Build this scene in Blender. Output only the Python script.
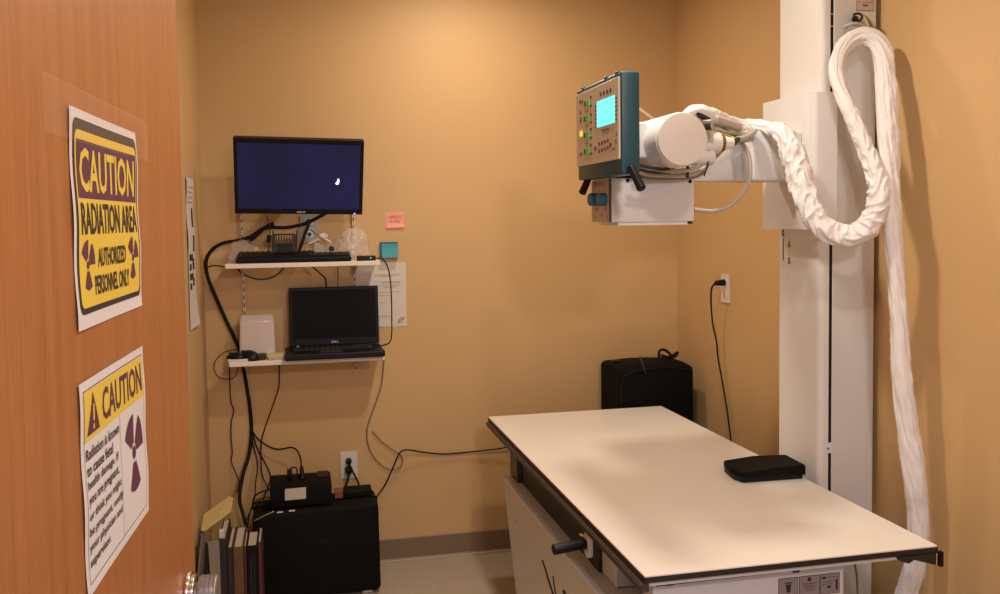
import bpy, bmesh, math, random
from mathutils import Vector, Matrix, noise

random.seed(7)
for o in list(bpy.data.objects):
    bpy.data.objects.remove(o)
SC = bpy.context.scene
COL = SC.collection
V = Vector
PI = math.pi

# ------------------------------------------------------------------ camera
F, CX, CY = 906.77, 500.0, 267.15
YAW, PITCH, ROLL = .219531, .053092, -.0136174
CAM = V((0, 0, 1.5))
fw = V((math.sin(YAW) * math.cos(PITCH), math.cos(YAW) * math.cos(PITCH), -math.sin(PITCH)))
r0 = V((math.cos(YAW), -math.sin(YAW), 0))
u0 = r0.cross(fw)
rt = math.cos(ROLL) * r0 + math.sin(ROLL) * u0
up = -math.sin(ROLL) * r0 + math.cos(ROLL) * u0
cd = bpy.data.cameras.new('camera')
cam = bpy.data.objects.new('camera', cd)
COL.objects.link(cam)
M3 = Matrix((rt, up, -fw)).transposed()
cam.matrix_world = Matrix.Translation(CAM) @ M3.to_4x4()
cd.sensor_fit = 'HORIZONTAL'
cd.sensor_width = 36
cd.lens = F / 1000 * 36
cd.shift_y = -(297 - CY) / 1000
cd.clip_start = .02
SC.camera = cam

# ------------------------------------------------------------------ view + world
SC.view_settings.view_transform = 'Standard'
SC.view_settings.look = 'None'
SC.view_settings.exposure = 0.3
SC.view_settings.gamma = 1
SC.view_settings.use_curve_mapping = False
w = bpy.data.worlds.new('world')
SC.world = w
w.use_nodes = True
bg = w.node_tree.nodes['Background']
bg.inputs[0].default_value = (.92, .88, 1.0, 1)
bg.inputs[1].default_value = .65


def area(name, loc, size, power, color, rot=(0, 0, 0), shape='DISK', spread=None):
    l = bpy.data.lights.new(name, 'AREA')
    l.shape = shape
    l.size = size
    l.energy = power
    l.color = color
    if spread:
        l.spread = spread
    o = bpy.data.objects.new(name, l)
    o.location = loc
    o.rotation_euler = rot
    COL.objects.link(o)
    return o


CEIL = 2.64
LIGHTS = [(.70, 3.36, 8.0), (.72, 2.14, 13), (.72, .95, 10)]
for lx_, ly_, pw_ in LIGHTS:
    area('ceiling_lamp_light', (lx_, ly_, CEIL - .075), .13, pw_, (1.0, .865, .72))
area('hallway_light', (.50, -.60, 2.22), .22, 19, (1.0, .86, .86), rot=(math.radians(40), 0, math.radians(-8)))


# ------------------------------------------------------------------ pixel of the photo -> point on a known plane
def ray(x, y):
    return ((x - CX) * rt - (y - CY) * up) / F + fw


def at(x, y, Y):
    d = ray(x, y)
    return CAM + d * (Y / d.y)


def atx(x, y, X):
    d = ray(x, y)
    return CAM + d * (X / d.x)


def atz(x, y, Z):
    d = ray(x, y)
    return CAM + d * ((Z - CAM.z) / d.z)


# ------------------------------------------------------------------ materials
def mat(name, col, rough=.5, metal=0, var=.06, scale=30, bump=0, bscale=200, emit=0, spec=.5, alpha=1, trans=0, coat=0):
    m = bpy.data.materials.new(name)
    m.use_nodes = True
    nt = m.node_tree
    p = nt.nodes['Principled BSDF']
    c = (*col, 1)
    p.inputs['Roughness'].default_value = rough
    p.inputs['Metallic'].default_value = metal
    p.inputs['Specular IOR Level'].default_value = spec
    p.inputs['Alpha'].default_value = alpha
    p.inputs['Transmission Weight'].default_value = trans
    p.inputs['Coat Weight'].default_value = coat
    tc = nt.nodes.new('ShaderNodeTexCoord')
    n = nt.nodes.new('ShaderNodeTexNoise')
    n.inputs['Scale'].default_value = scale
    n.inputs['Detail'].default_value = 4
    nt.links.new(tc.outputs['Object'], n.inputs['Vector'])
    mx = nt.nodes.new('ShaderNodeMix')
    mx.data_type = 'RGBA'
    mx.inputs['A'].default_value = (*[k * (1 - var) for k in col], 1)
    mx.inputs['B'].default_value = (*[min(1, k * (1 + var)) for k in col], 1)
    nt.links.new(n.outputs['Fac'], mx.inputs['Factor'])
    nt.links.new(mx.outputs['Result'], p.inputs['Base Color'])
    if emit:
        p.inputs['Emission Color'].default_value = c
        p.inputs['Emission Strength'].default_value = emit
    if bump:
        n2 = nt.nodes.new('ShaderNodeTexNoise')
        n2.inputs['Scale'].default_value = bscale
        n2.inputs['Detail'].default_value = 3
        nt.links.new(tc.outputs['Object'], n2.inputs['Vector'])
        b = nt.nodes.new('ShaderNodeBump')
        b.inputs['Strength'].default_value = bump
        b.inputs['Distance'].default_value = .002
        nt.links.new(n2.outputs['Fac'], b.inputs['Height'])
        nt.links.new(b.outputs['Normal'], p.inputs['Normal'])
    return m


def wood_mat():
    m = bpy.data.materials.new('door_wood')
    m.use_nodes = True
    nt = m.node_tree
    p = nt.nodes['Principled BSDF']
    p.inputs['Roughness'].default_value = .38
    p.inputs['Specular IOR Level'].default_value = .4
    tc = nt.nodes.new('ShaderNodeTexCoord')
    mp = nt.nodes.new('ShaderNodeMapping')
    mp.inputs['Scale'].default_value = (34, 34, 1.1)
    n = nt.nodes.new('ShaderNodeTexNoise')
    n.inputs['Scale'].default_value = 1.6
    n.inputs['Detail'].default_value = 6
    n.inputs['Distortion'].default_value = .6
    mp2 = nt.nodes.new('ShaderNodeMapping')
    mp2.inputs['Scale'].default_value = (330, 330, 9)
    n2 = nt.nodes.new('ShaderNodeTexNoise')
    n2.inputs['Scale'].default_value = 2
    n2.inputs['Detail'].default_value = 3
    cr = nt.nodes.new('ShaderNodeValToRGB')
    e = cr.color_ramp.elements
    e[0].position, e[0].color = .25, (.33, .115, .032, 1)
    e[1].position, e[1].color = .75, (.43, .165, .050, 1)
    mx = nt.nodes.new('ShaderNodeMix')
    mx.data_type = 'RGBA'
    mx.blend_type = 'MULTIPLY'
    mx.inputs['Factor'].default_value = .38
    cr2 = nt.nodes.new('ShaderNodeValToRGB')
    cr2.color_ramp.elements[0].position, cr2.color_ramp.elements[0].color = .36, (.66, .56, .48, 1)
    cr2.color_ramp.elements[1].position, cr2.color_ramp.elements[1].color = .52, (1, 1, 1, 1)
    L = nt.links.new
    L(tc.outputs['Object'], mp.inputs['Vector']); L(mp.outputs['Vector'], n.inputs['Vector'])
    L(tc.outputs['Object'], mp2.inputs['Vector']); L(mp2.outputs['Vector'], n2.inputs['Vector'])
    L(n.outputs['Fac'], cr.inputs['Fac']); L(n2.outputs['Fac'], cr2.inputs['Fac'])
    L(cr.outputs['Color'], mx.inputs['A']); L(cr2.outputs['Color'], mx.inputs['B'])
    L(mx.outputs['Result'], p.inputs['Base Color'])
    return m


def floor_mat():
    m = bpy.data.materials.new('floor_vinyl')
    m.use_nodes = True
    nt = m.node_tree
    p = nt.nodes['Principled BSDF']
    p.inputs['Roughness'].default_value = .45
    tc = nt.nodes.new('ShaderNodeTexCoord')
    br = nt.nodes.new('ShaderNodeTexBrick')
    br.offset = 0
    br.inputs['Scale'].default_value = 1
    br.inputs['Brick Width'].default_value = .305
    br.inputs['Row Height'].default_value = .305
    br.inputs['Mortar Size'].default_value = .0015
    br.inputs['Color1'].default_value = (.50, .41, .30, 1)
    br.inputs['Color2'].default_value = (.48, .39, .285, 1)
    br.inputs['Mortar'].default_value = (.44, .36, .26, 1)
    n = nt.nodes.new('ShaderNodeTexNoise')
    n.inputs['Scale'].default_value = 70
    mx = nt.nodes.new('ShaderNodeMix')
    mx.data_type = 'RGBA'
    mx.blend_type = 'MULTIPLY'
    mx.inputs['Factor'].default_value = .25
    L = nt.links.new
    L(tc.outputs['Object'], br.inputs['Vector']); L(tc.outputs['Object'], n.inputs['Vector'])
    L(br.outputs['Color'], mx.inputs['A']); L(n.outputs['Fac'], mx.inputs['B'])
    L(mx.outputs['Result'], p.inputs['Base Color'])
    return m


M = dict(
    wall=mat('wall_paint', (.60, .392, .180), .55, var=.02, scale=3, bump=.12, bscale=350, spec=.35),
    ceiling=mat('ceiling_paint', (.75, .70, .62), .9, var=.02, bump=.2, bscale=120),
    base=mat('cove_base', (.205, .135, .08), .5),
    basel=mat('cove_toe', (.42, .33, .235), .5),
    white=mat('white_enamel', (.72, .70, .67), .38, var=.015, scale=8),
    white2=mat('painted_steel', (.64, .635, .63), .42, var=.02, scale=8),
    laminate=mat('table_laminate', (.78, .735, .67), .42, var=.03, scale=2.5),
    black=mat('black_plastic', (.005, .005, .005), .42, var=.2, spec=.22),
    blackm=mat('black_matt', (.005, .0045, .004), .7, var=.3, bump=.2, bscale=300, spec=.12),
    cable=mat('black_cable', (.007, .005, .0045), .5, var=.2, spec=.2),
    brownc=mat('brown_cable', (.05, .02, .012), .5, var=.2),
    beigec=mat('beige_cable', (.22, .16, .095), .5, var=.1),
    greyc=mat('grey_cable', (.42, .39, .33), .45, var=.1),
    greenc=mat('green_cable', (.13, .20, .10), .5, var=.1),
    dgrey=mat('dark_grey', (.030, .027, .024), .5, var=.15, spec=.25),
    rail=mat('bronze_rail', (.075, .058, .047), .42, metal=.4, var=.15, scale=90),
    edge=mat('edge_strip', (.02, .013, .01), .5, var=.2),
    teal=mat('teal_paint', (.008, .062, .085), .4, var=.06),
    tealk=mat('teal_knob', (.015, .13, .20), .35, var=.06),
    face=mat('faceplate', (.62, .53, .43), .45, var=.03),
    face2=mat('collimator_plate', (.50, .41, .34), .45, var=.05),
    fabric=mat('sleeve_fabric', (.76, .735, .73), .6, var=.03, scale=25, bump=.15, bscale=90),
    bagf=mat('bag_fabric', (.004, .004, .0045), .8, var=.3, bump=.4, bscale=420, spec=.12),
    chrome=mat('chrome', (.72, .70, .66), .16, metal=1, var=.02),
    steel=mat('steel', (.55, .53, .5), .35, metal=1, var=.05),
    satin=mat('satin_metal', (.27, .24, .22), .42, metal=.65, var=.08, scale=120),
    standard=mat('shelf_rail_paint', (.60, .47, .33), .5, var=.03),
    wood=wood_mat(), floor=floor_mat(),
    paper=mat('white_paper', (.66, .60, .58), .7, var=.02, scale=12),
    paperw=mat('notice_paper', (.66, .60, .52), .8, var=.03, scale=12),
    yellow=mat('sign_yellow', (.72, .50, .05), .6, var=.03),
    purple=mat('sign_purple', (.10, .02, .055), .6, var=.05),
    ink=mat('black_ink', (.025, .012, .012), .7, var=.1),
    tape=mat('clear_tape', (.85, .6, .4), .25, alpha=.09, var=.02),
    cream=mat('book_pages', (.48, .41, .30), .8, var=.08, scale=60),
    brown=mat('tan_cover', (.14, .065, .028), .6, var=.15, scale=20),
    dbrown=mat('dark_cover', (.030, .018, .013), .6, var=.2),
    maroon=mat('maroon_cover', (.09, .018, .030), .55, var=.1),
    red=mat('red_cover', (.07, .012, .010), .55, var=.1),
    manila=mat('manila', (.42, .30, .10), .7, var=.06),
    greyb=mat('grey_board', (.22, .185, .16), .7, var=.08),
    shelf=mat('shelf_laminate', (.78, .70, .60), .45, var=.03),
    pink=mat('pink_note', (.85, .36, .27), .75, var=.03),
    pinkd=mat('pink_ink', (.50, .15, .12), .75, var=.03),
    aqua=mat('aqua_note', (.05, .32, .40), .7, var=.04),
    aquad=mat('aqua_edge', (.015, .14, .18), .7, var=.04),
    sticky=mat('yellow_note', (.70, .52, .17), .75, var=.04),
    beige=mat('beige_plastic', (.50, .44, .33), .5, var=.03),
    plastic=mat('clear_plastic', (.75, .68, .60), .15, alpha=.30, var=.05),
    glossw=mat('glossy_white', (.66, .58, .54), .16, var=.02, coat=.5),
    silver=mat('silver_print', (.62, .62, .62), .4, var=.02),
    plate=mat('outlet_plate', (.74, .68, .58), .4, var=.02),
    plateg=mat('grey_plate', (.42, .42, .37), .4, var=.02),
    label=mat('device_label', (.52, .46, .40), .6, var=.03),
    labelg=mat('rating_label', (.27, .23, .22), .6, var=.06, scale=80),
    lcd=mat('lcd_glow', (.10, .68, .82), .3, emit=1.15, var=.02),
    lgreen=mat('green_key', (.01, .36, .07), .4, emit=.25, var=.02),
    lyellow=mat('yellow_key', (.9, .66, .08), .4, emit=.6, var=.02),
    keyb=mat('small_key_ink', (.07, .045, .04), .5, var=.1),
    redk=mat('red_mark', (.35, .05, .04), .5, var=.02),
    cup=mat('wire_mesh', (.045, .05, .042), .5, metal=.4, var=.1),
    diffuser=mat('lamp_diffuser', (1.0, .82, .62), .5, emit=2.0, var=.01),
    blob=mat('screen_patch', (.75, .95, 1.0), .4, emit=.9, var=.02),
    gap=mat('slot_dark', (.004, .003, .003), .9, var=.01),
    orange=mat('red_box', (.24, .075, .035), .6, var=.05),
)


def screen_mat():
    m = bpy.data.materials.new('screen_glow')
    m.use_nodes = True
    nt = m.node_tree
    p = nt.nodes['Principled BSDF']
    p.inputs['Base Color'].default_value = (.004, .004, .007, 1)
    p.inputs['Specular IOR Level'].default_value = .25
    p.inputs['Roughness'].default_value = .35
    tc = nt.nodes.new('ShaderNodeTexCoord')
    n = nt.nodes.new('ShaderNodeTexNoise')
    n.inputs['Scale'].default_value = 3
    cr = nt.nodes.new('ShaderNodeValToRGB')
    cr.color_ramp.elements[0].color = (.006, .007, .020, 1)
    cr.color_ramp.elements[0].position = .3
    cr.color_ramp.elements[1].color = (.010, .010, .055, 1)
    cr.color_ramp.elements[1].position = .7
    nt.links.new(tc.outputs['Object'], n.inputs['Vector'])
    nt.links.new(n.outputs['Fac'], cr.inputs['Fac'])
    nt.links.new(cr.outputs['Color'], p.inputs['Emission Color'])
    p.inputs['Emission Strength'].default_value = .8
    return m


M['screen'] = screen_mat()


# ------------------------------------------------------------------ mesh helpers
def box(bm, lo, hi, bev=0, seg=2):
    g = bmesh.ops.create_cube(bm, size=1)
    vs = g['verts']
    lo, hi = V(lo), V(hi)
    for v in vs:
        v.co = V([lo[i] + (v.co[i] + .5) * (hi[i] - lo[i]) for i in range(3)])
    if bev:
        es = list({e for v in vs for e in v.link_edges})
        bmesh.ops.bevel(bm, geom=es, offset=bev, segments=seg, affect='EDGES', profile=.5)
    return bm


def cyl(bm, p0, p1, r, r2=None, seg=24, bev=0):
    p0, p1 = V(p0), V(p1)
    d = p1 - p0
    q = V((0, 0, 1)).rotation_difference(d.normalized()).to_matrix().to_4x4()
    mt = Matrix.Translation((p0 + p1) / 2) @ q
    g = bmesh.ops.create_cone(bm, cap_ends=True, cap_tris=False, segments=seg, radius1=r, radius2=r if r2 is None else r2, depth=d.length, matrix=mt)
    if bev:
        es = [e for e in {e for v in g['verts'] for e in v.link_edges} if any(len(f.verts) > 4 for f in e.link_faces)]
        bmesh.ops.bevel(bm, geom=es, offset=bev, segments=3, affect='EDGES', profile=.5)
    return bm


def prism(bm, pts, vec):
    """polygon of 3D points extruded by vec"""
    a = [bm.verts.new(V(p)) for p in pts]
    b = [bm.verts.new(V(p) + V(vec)) for p in pts]
    n = len(pts)
    bm.faces.new(a)
    bm.faces.new(list(reversed(b)))
    for i in range(n):
        bm.faces.new((a[i], b[i], b[(i + 1) % n], a[(i + 1) % n]))
    bmesh.ops.recalc_face_normals(bm, faces=bm.faces)
    return bm


def spline(pts, n=8):
    pts = [V(p) for p in pts]
    if len(pts) < 3:
        return pts
    P = [2 * pts[0] - pts[1]] + pts + [2 * pts[-1] - pts[-2]]
    out = []
    for i in range(1, len(P) - 2):
        for k in range(n):
            t = k / n
            a, b, c, d = P[i - 1], P[i], P[i + 1], P[i + 2]
            out.append(.5 * ((2 * b) + (c - a) * t + (2 * a - 5 * b + 4 * c - d) * t * t + (3 * b - a - 3 * c + d) * t ** 3))
    out.append(pts[-1])
    return out


def tube(bm, pts, r, seg=8, n=8, rf=None):
    P = spline(pts, n)
    rings = []
    t0 = (P[1] - P[0]).normalized()
    nrm = t0.orthogonal().normalized()
    s = 0
    for i, p in enumerate(P):
        t = (P[min(i + 1, len(P) - 1)] - P[max(i - 1, 0)]).normalized()
        nrm = (nrm - t * nrm.dot(t)).normalized()
        bn = t.cross(nrm)
        if i:
            s += (P[i] - P[i - 1]).length
        ring = []
        for k in range(seg):
            a = 2 * PI * k / seg
            rr = r if rf is None else rf(s, a, i / (len(P) - 1))
            ring.append(bm.verts.new(p + rr * (math.cos(a) * nrm + math.sin(a) * bn)))
        rings.append(ring)
    for i in range(len(rings) - 1):
        for k in range(seg):
            bm.faces.new((rings[i][k], rings[i][(k + 1) % seg], rings[i + 1][(k + 1) % seg], rings[i + 1][k]))
    bm.faces.new(list(reversed(rings[0])))
    bm.faces.new(rings[-1])
    return bm


def B():
    return bmesh.new()


def obj(name, bm, m, parent=None, smooth=None, xf=None, kind=None, label=None):
    if xf is not None:
        bm.transform(xf)
    me = bpy.data.meshes.new(name)
    o = bpy.data.objects.new(name, me)
    if parent is not None:
        org = parent.get('_org')
        org = V(org) if org is not None else V((0, 0, 0))
    else:
        xs = [v.co for v in bm.verts]
        org = V(((min(c.x for c in xs) + max(c.x for c in xs)) / 2, (min(c.y for c in xs) + max(c.y for c in xs)) / 2, min(c.z for c in xs)))
        o.location = org
        o['_org'] = tuple(org)
    for v in bm.verts:
        v.co -= org
    if smooth is not None:
        for f in bm.faces:
            f.smooth = True
        for e in bm.edges:
            if len(e.link_faces) == 2 and e.calc_face_angle(0) > math.radians(smooth):
                e.smooth = False
    bm.to_mesh(me)
    bm.free()
    me.materials.append(M[m] if isinstance(m, str) else m)
    COL.objects.link(o)
    if parent is not None:
        o.parent = parent
        o['_org'] = tuple(org)
    if kind:
        o['kind'] = kind
    if label:
        o['label'] = label
    return o


def tag(o, label, cat, group=None):
    o['label'] = label
    o['category'] = cat
    if group:
        o['group'] = group
    return o


def thing(name, loc, label, cat, group=None):
    o = bpy.data.objects.new(name, None)
    o.empty_display_size = .1
    o.location = loc
    o['_org'] = tuple(loc)
    COL.objects.link(o)
    return tag(o, label, cat, group)


def struct(name, bm, m, **k):
    return obj(name, bm, m, kind='structure', **k)


def text2d(s, x0, y0, x1, y1, bold=.012):
    """text as a flat bmesh fitted into the box"""
    cu = bpy.data.curves.new('t', 'FONT')
    cu.body = s
    cu.offset = bold
    cu.resolution_u = 2
    o = bpy.data.objects.new('t', cu)
    COL.objects.link(o)
    bpy.context.view_layer.update()
    dg = bpy.context.evaluated_depsgraph_get()
    me = bpy.data.meshes.new_from_object(o.evaluated_get(dg))
    bpy.data.objects.remove(o)
    bm = B()
    bm.from_mesh(me)
    bpy.data.meshes.remove(me)
    ax = min(v.co.x for v in bm.verts); bx = max(v.co.x for v in bm.verts)
    ay = min(v.co.y for v in bm.verts); by = max(v.co.y for v in bm.verts)
    for v in bm.verts:
        v.co.x = x0 + (v.co.x - ax) / (bx - ax) * (x1 - x0)
        v.co.y = y0 + (v.co.y - ay) / (by - ay) * (y1 - y0)
        v.co.z = 0
    return bm


def join(bms):
    out = B()
    for b in bms:
        me = bpy.data.meshes.new('j')
        b.to_mesh(me)
        b.free()
        out.from_mesh(me)
        bpy.data.meshes.remove(me)
    return out


def poly2d(pts):
    bm = B()
    bm.faces.new([bm.verts.new((p[0], p[1], 0)) for p in pts])
    return bm


def rect2d(x0, y0, x1, y1, r=0, n=5):
    if r <= 0:
        return poly2d([(x0, y0), (x1, y0), (x1, y1), (x0, y1)])
    pts = []
    for cx, cy, a0 in ((x1 - r, y0 + r, -PI / 2), (x1 - r, y1 - r, 0), (x0 + r, y1 - r, PI / 2), (x0 + r, y0 + r, PI)):
        for k in range(n + 1):
            a = a0 + PI / 2 * k / n
            pts.append((cx + r * math.cos(a), cy + r * math.sin(a)))
    return poly2d(pts)


def frame2d(x0, y0, x1, y1, w_):
    return join([rect2d(x0, y0, x1, y0 + w_), rect2d(x0, y1 - w_, x1, y1), rect2d(x0, y0 + w_, x0 + w_, y1 - w_), rect2d(x1 - w_, y0 + w_, x1, y1 - w_)])


def trefoil2d(cx, cy, r):
    bms = []
    n = 16
    bms.append(poly2d([(cx + .17 * r * math.cos(2 * PI * k / n), cy + .17 * r * math.sin(2 * PI * k / n)) for k in range(n)]))
    for a in (90 + 30, 30, 270):
        c = math.radians(a)
        P = []
        for k in range(9):
            t = c - PI / 6 + PI / 3 * k / 8
            P.append((cx + r * math.cos(t), cy + r * math.sin(t)))
        for k in range(9):
            t = c + PI / 6 - PI / 3 * k / 8
            P.append((cx + .26 * r * math.cos(t), cy + .26 * r * math.sin(t)))
        bms.append(poly2d(P))
    return join(bms)


def sheetmap(bm, O, U, W, N, off=0.0, fn=None, cuts=0, h=1.0, wd=1.0):
    """flat (x, y) artwork -> world plane through O with axes U, W and normal N; fn(x, y) bulges it"""
    if cuts:
        for i in range(1, cuts):
            bmesh.ops.bisect_plane(bm, geom=bm.verts[:] + bm.edges[:] + bm.faces[:], plane_co=(0, h * i / cuts, 0), plane_no=(0, 1, 0))
        for i in range(1, cuts):
            bmesh.ops.bisect_plane(bm, geom=bm.verts[:] + bm.edges[:] + bm.faces[:], plane_co=(wd * i / cuts, 0, 0), plane_no=(1, 0, 0))
    for v in bm.verts:
        x, y = v.co.x, v.co.y
        v.co = O + U * x + W * y + N * (off + (fn(x, y) if fn else 0))
    return bm


def ext(bm, vec):
    """give a flat bmesh thickness along vec"""
    g = bmesh.ops.extrude_face_region(bm, geom=bm.faces[:])
    bmesh.ops.translate(bm, verts=[x for x in g['geom'] if isinstance(x, bmesh.types.BMVert)], vec=vec)
    bmesh.ops.recalc_face_normals(bm, faces=bm.faces[:])
    return bm


# ================================================================== THE ROOM
XL, XR, YB, YF = -.381, 1.724, 3.935, .60
HF = -1.3
struct('floor', box(B(), (-1.3, HF, -.05), (2.4, YB + .1, 0)), 'floor')
struct('ceiling', box(B(), (-1.3, HF, CEIL), (2.4, YB + .1, CEIL + .05)), 'ceiling')
struct('wall_back', box(B(), (XL - .1, YB, 0), (XR + .1, YB + .1, CEIL)), 'wall')
struct('wall_left', box(B(), (XL - .1, YF, 0), (XL, YB, CEIL)), 'wall')
struct('wall_right', box(B(), (XR, YF - .12, 0), (XR + .1, YB, CEIL)), 'wall')
bm = box(B(), (XL - .1, YF - .12, 0), (-.255, YF, CEIL))
box(bm, (1.17, YF - .12, 0), (XR, YF, CEIL))
box(bm, (-.255, YF - .12, 2.14), (1.17, YF, CEIL))  # unseen opening, widened so the hallway light reaches the right wall
struct('wall_front', bm, 'wall')


def cove(name, a, b, nrm):
    """cove base: flat face and a small toe at the floor; a, b along the wall"""
    a, b, nrm = V(a), V(b), V(nrm)
    prof = [(0, 0), (.012, 0), (.012, .004), (.005, .014), (.0035, .098), (0, .102)]
    pts = [a + nrm * p + V((0, 0, z)) for p, z in prof]
    o = struct(name, prism(B(), pts, b - a), 'base')
    return o


b1 = cove('baseboard_back', (XL, YB, 0), (XR, YB, 0), (0, -1, 0))
obj('toe_line', prism(B(), [V((XL, YB - p, z)) for p, z in ((.011, .0), (.016, .0), (.016, .006), (.011, .009))], V((XR - XL, 0, 0))), 'basel', b1)
cove('baseboard_left', (XL, 1.7, 0), (XL, YB, 0), (1, 0, 0))
cove('baseboard_right', (XR, YF, 0), (XR, YB, 0), (-1, 0, 0))
# door casing of the doorway the camera looks through
bm = box(B(), (-.255, YF - .13, 0), (-.235, YF + .01, 2.14))
box(bm, (1.15, YF - .13, 0), (1.17, YF + .01, 2.14))
box(bm, (-.235, YF - .13, 2.12), (1.15, YF + .01, 2.14))
struct('trim_1', bm, 'dgrey')

# ceiling lamps: shallow round drums, they give the light of the room
for i, (lx, ly, pw_) in enumerate(LIGHTS):
    t = thing('ceiling_light', (lx, ly, CEIL), ['round ceiling downlight nearest the back wall', 'round ceiling downlight over the x-ray table', 'round ceiling downlight just inside the doorway'][i], 'light', 'ceiling lights')
    bm = B()
    n = 32
    ro, ri, zt, zb = .105, .09, CEIL, CEIL - .06
    rings = []
    for rr, z in ((ri, zt), (ro, zt), (ro, zb), (ri, zb)):
        rings.append([bm.verts.new((lx + rr * math.cos(2 * PI * k / n), ly + rr * math.sin(2 * PI * k / n), z)) for k in range(n)])
    for j in range(4):
        for k in range(n):
            bm.faces.new((rings[j][k], rings[j][(k + 1) % n], rings[(j + 1) % 4][(k + 1) % n], rings[(j + 1) % 4][k]))
    obj('housing', bm, 'steel', t, smooth=40)
    obj('diffuser', cyl(B(), (lx, ly, CEIL - .05), (lx, ly, CEIL - .002), .088, seg=32), 'diffuser', t, smooth=40)

# ------------------------------------------------------------------ door leaf
DA = math.radians(3)
DU = V((math.sin(DA), math.cos(DA), 0))
DN = V((math.cos(DA), -math.sin(DA), 0))
DK = V((-.177, 1.506, 0))


def dp(u, z, n=0):
    return DK + DU * u + DN * n + V((0, 0, z))


bm = prism(B(), [dp(-.90, .01), dp(.012, .01), dp(.012, .01, -.044), dp(-.90, .01, -.044)], V((0, 0, 2.02)))
bmesh.ops.bevel(bm, geom=bm.edges[:], offset=.0015, segments=1, affect='EDGES')
door = struct('door_1', bm, 'wood')
HZ, HU = .929, -.060
bm = B()
cyl(bm, dp(HU, HZ, 0), dp(HU, HZ, .008), .034, seg=40, bev=.003)
obj('rose', bm, 'chrome', door, smooth=35)
bm = B()
cyl(bm, dp(HU, HZ, .008), dp(HU, HZ, .014), .029, seg=40, bev=.002)
obj('rose_ring', bm, 'chrome', door, smooth=35)
bm = B()
cyl(bm, dp(HU, HZ, .014), dp(HU, HZ, .020), .016, seg=24)
cyl(bm, dp(HU, HZ, .018), dp(HU, HZ, .047), .0255, .0245, seg=40, bev=.003)
for q in (.024, .030, .036, .042):
    cyl(bm, dp(HU, HZ, q), dp(HU, HZ, q + .002), .0262, seg=40)
obj('door_knob', bm, 'satin', door, smooth=35)

# ------------------------------------------------------------------ signs on the door
def wav(a, ph):
    return lambda x, y: a * (1 + math.sin(y * 62 + ph + x * 9)) * (.55 + .45 * math.cos(x * 22))


def sign_root(name, u0, z0, label):
    return thing(name, dp(u0 + .14, z0, .001), label, 'sign'), dp(u0, z0)


WZ = V((0, 0, 1))
sg, O = sign_root('caution_sign', -.581, 1.398, 'yellow and purple caution radiation area sign taped high on the wooden door')
f1 = wav(.0008, 1.0)
W1, H1 = .277, .214
tiltW = (WZ - DU * .02).normalized()


def s1(name, bm, m, off, cuts=24):
    return obj(name, sheetmap(bm, O, DU, tiltW, DN, off, f1, cuts, H1, W1), m, sg)


s1('sheet', rect2d(0, 0, W1, H1), 'paper', .0010)
s1('border', rect2d(.008, .014, W1 - .006, H1 - .009, .012), 'ink', .0013)
s1('yellow_panel', rect2d(.014, .020, W1 - .012, H1 - .020, .009), 'yellow', .0016)
s1('purple_band', rect2d(.018, .128, W1 - .016, H1 - .029), 'purple', .0019)
s1('headline', text2d('CAUTION', .026, .134, W1 - .026, H1 - .036, .022), 'yellow', .0022)
s1('lettering', join([text2d('RADIATION AREA', .022, .092, W1 - .018, .124, .02),
                      text2d('AUTHORIZED', .080, .058, .198, .078, .02),
                      text2d('PERSONNEL ONLY', .066, .030, .212, .050, .02)]), 'ink', .0022)
s1('trefoil', trefoil2d(.043, .062, .025), 'purple', .0022)
s1('trefoil', trefoil2d(.232, .062, .025), 'purple', .0022)
# strip of clear tape holding its top edge
obj('tape_strip', sheetmap(rect2d(-.075, .182, .340, .234), O, DU, tiltW, DN, .0030, None), 'tape', sg)

sg2, O2 = sign_root('caution_sign', -.582, 1.138, 'white caution notice for pregnant patients with one big trefoil, lower on the wooden door')
f2 = wav(.0007, 2.4)
H2 = .210


def s2(name, bm, m, off, cuts=24):
    return obj(name, sheetmap(bm, O2, DU, tiltW, DN, off, f2, cuts, H2, W1), m, sg2)


s2('sheet', rect2d(0, 0, W1, H2), 'paper', .0010)
s2('rule', join([frame2d(.010, .010, W1 - .010, H2 - .009, .0009), rect2d(.150, .010, .1508, .148)]), 'ink', .0014)
s2('yellow_panel', rect2d(.012, .150, W1 - .012, H2 - .011), 'yellow', .0014)
s2('headline', text2d('CAUTION', .078, .157, W1 - .020, H2 - .018, .02), 'purple', .0018)
tri = [(.020, .155), (.066, .155), (.043, .196)]
s2('warning_triangle', poly2d(tri), 'purple', .0018)
s2('exclamation_mark', join([rect2d(.0405, .167, .0455, .184), rect2d(.0405, .1585, .0455, .1635)]), 'yellow', .0021)
lines = ['Radiation is known', 'to cause fetal', 'health damage. If', 'you are pregnant,', 'or think you might', 'be pregnant, notify', 'your physician and', 'supervisor.']
LL = []
for i, s in enumerate(lines):
    yy = .131 - i * .0155
    wln = .0072 * len(s)
    LL.append(text2d(s, .015, yy, .015 + wln, yy + .0115, .018))
s2('lettering', join(LL), 'ink', .0018)
s2('trefoil', trefoil2d(.210, .092, .046), 'purple', .0018)

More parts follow.
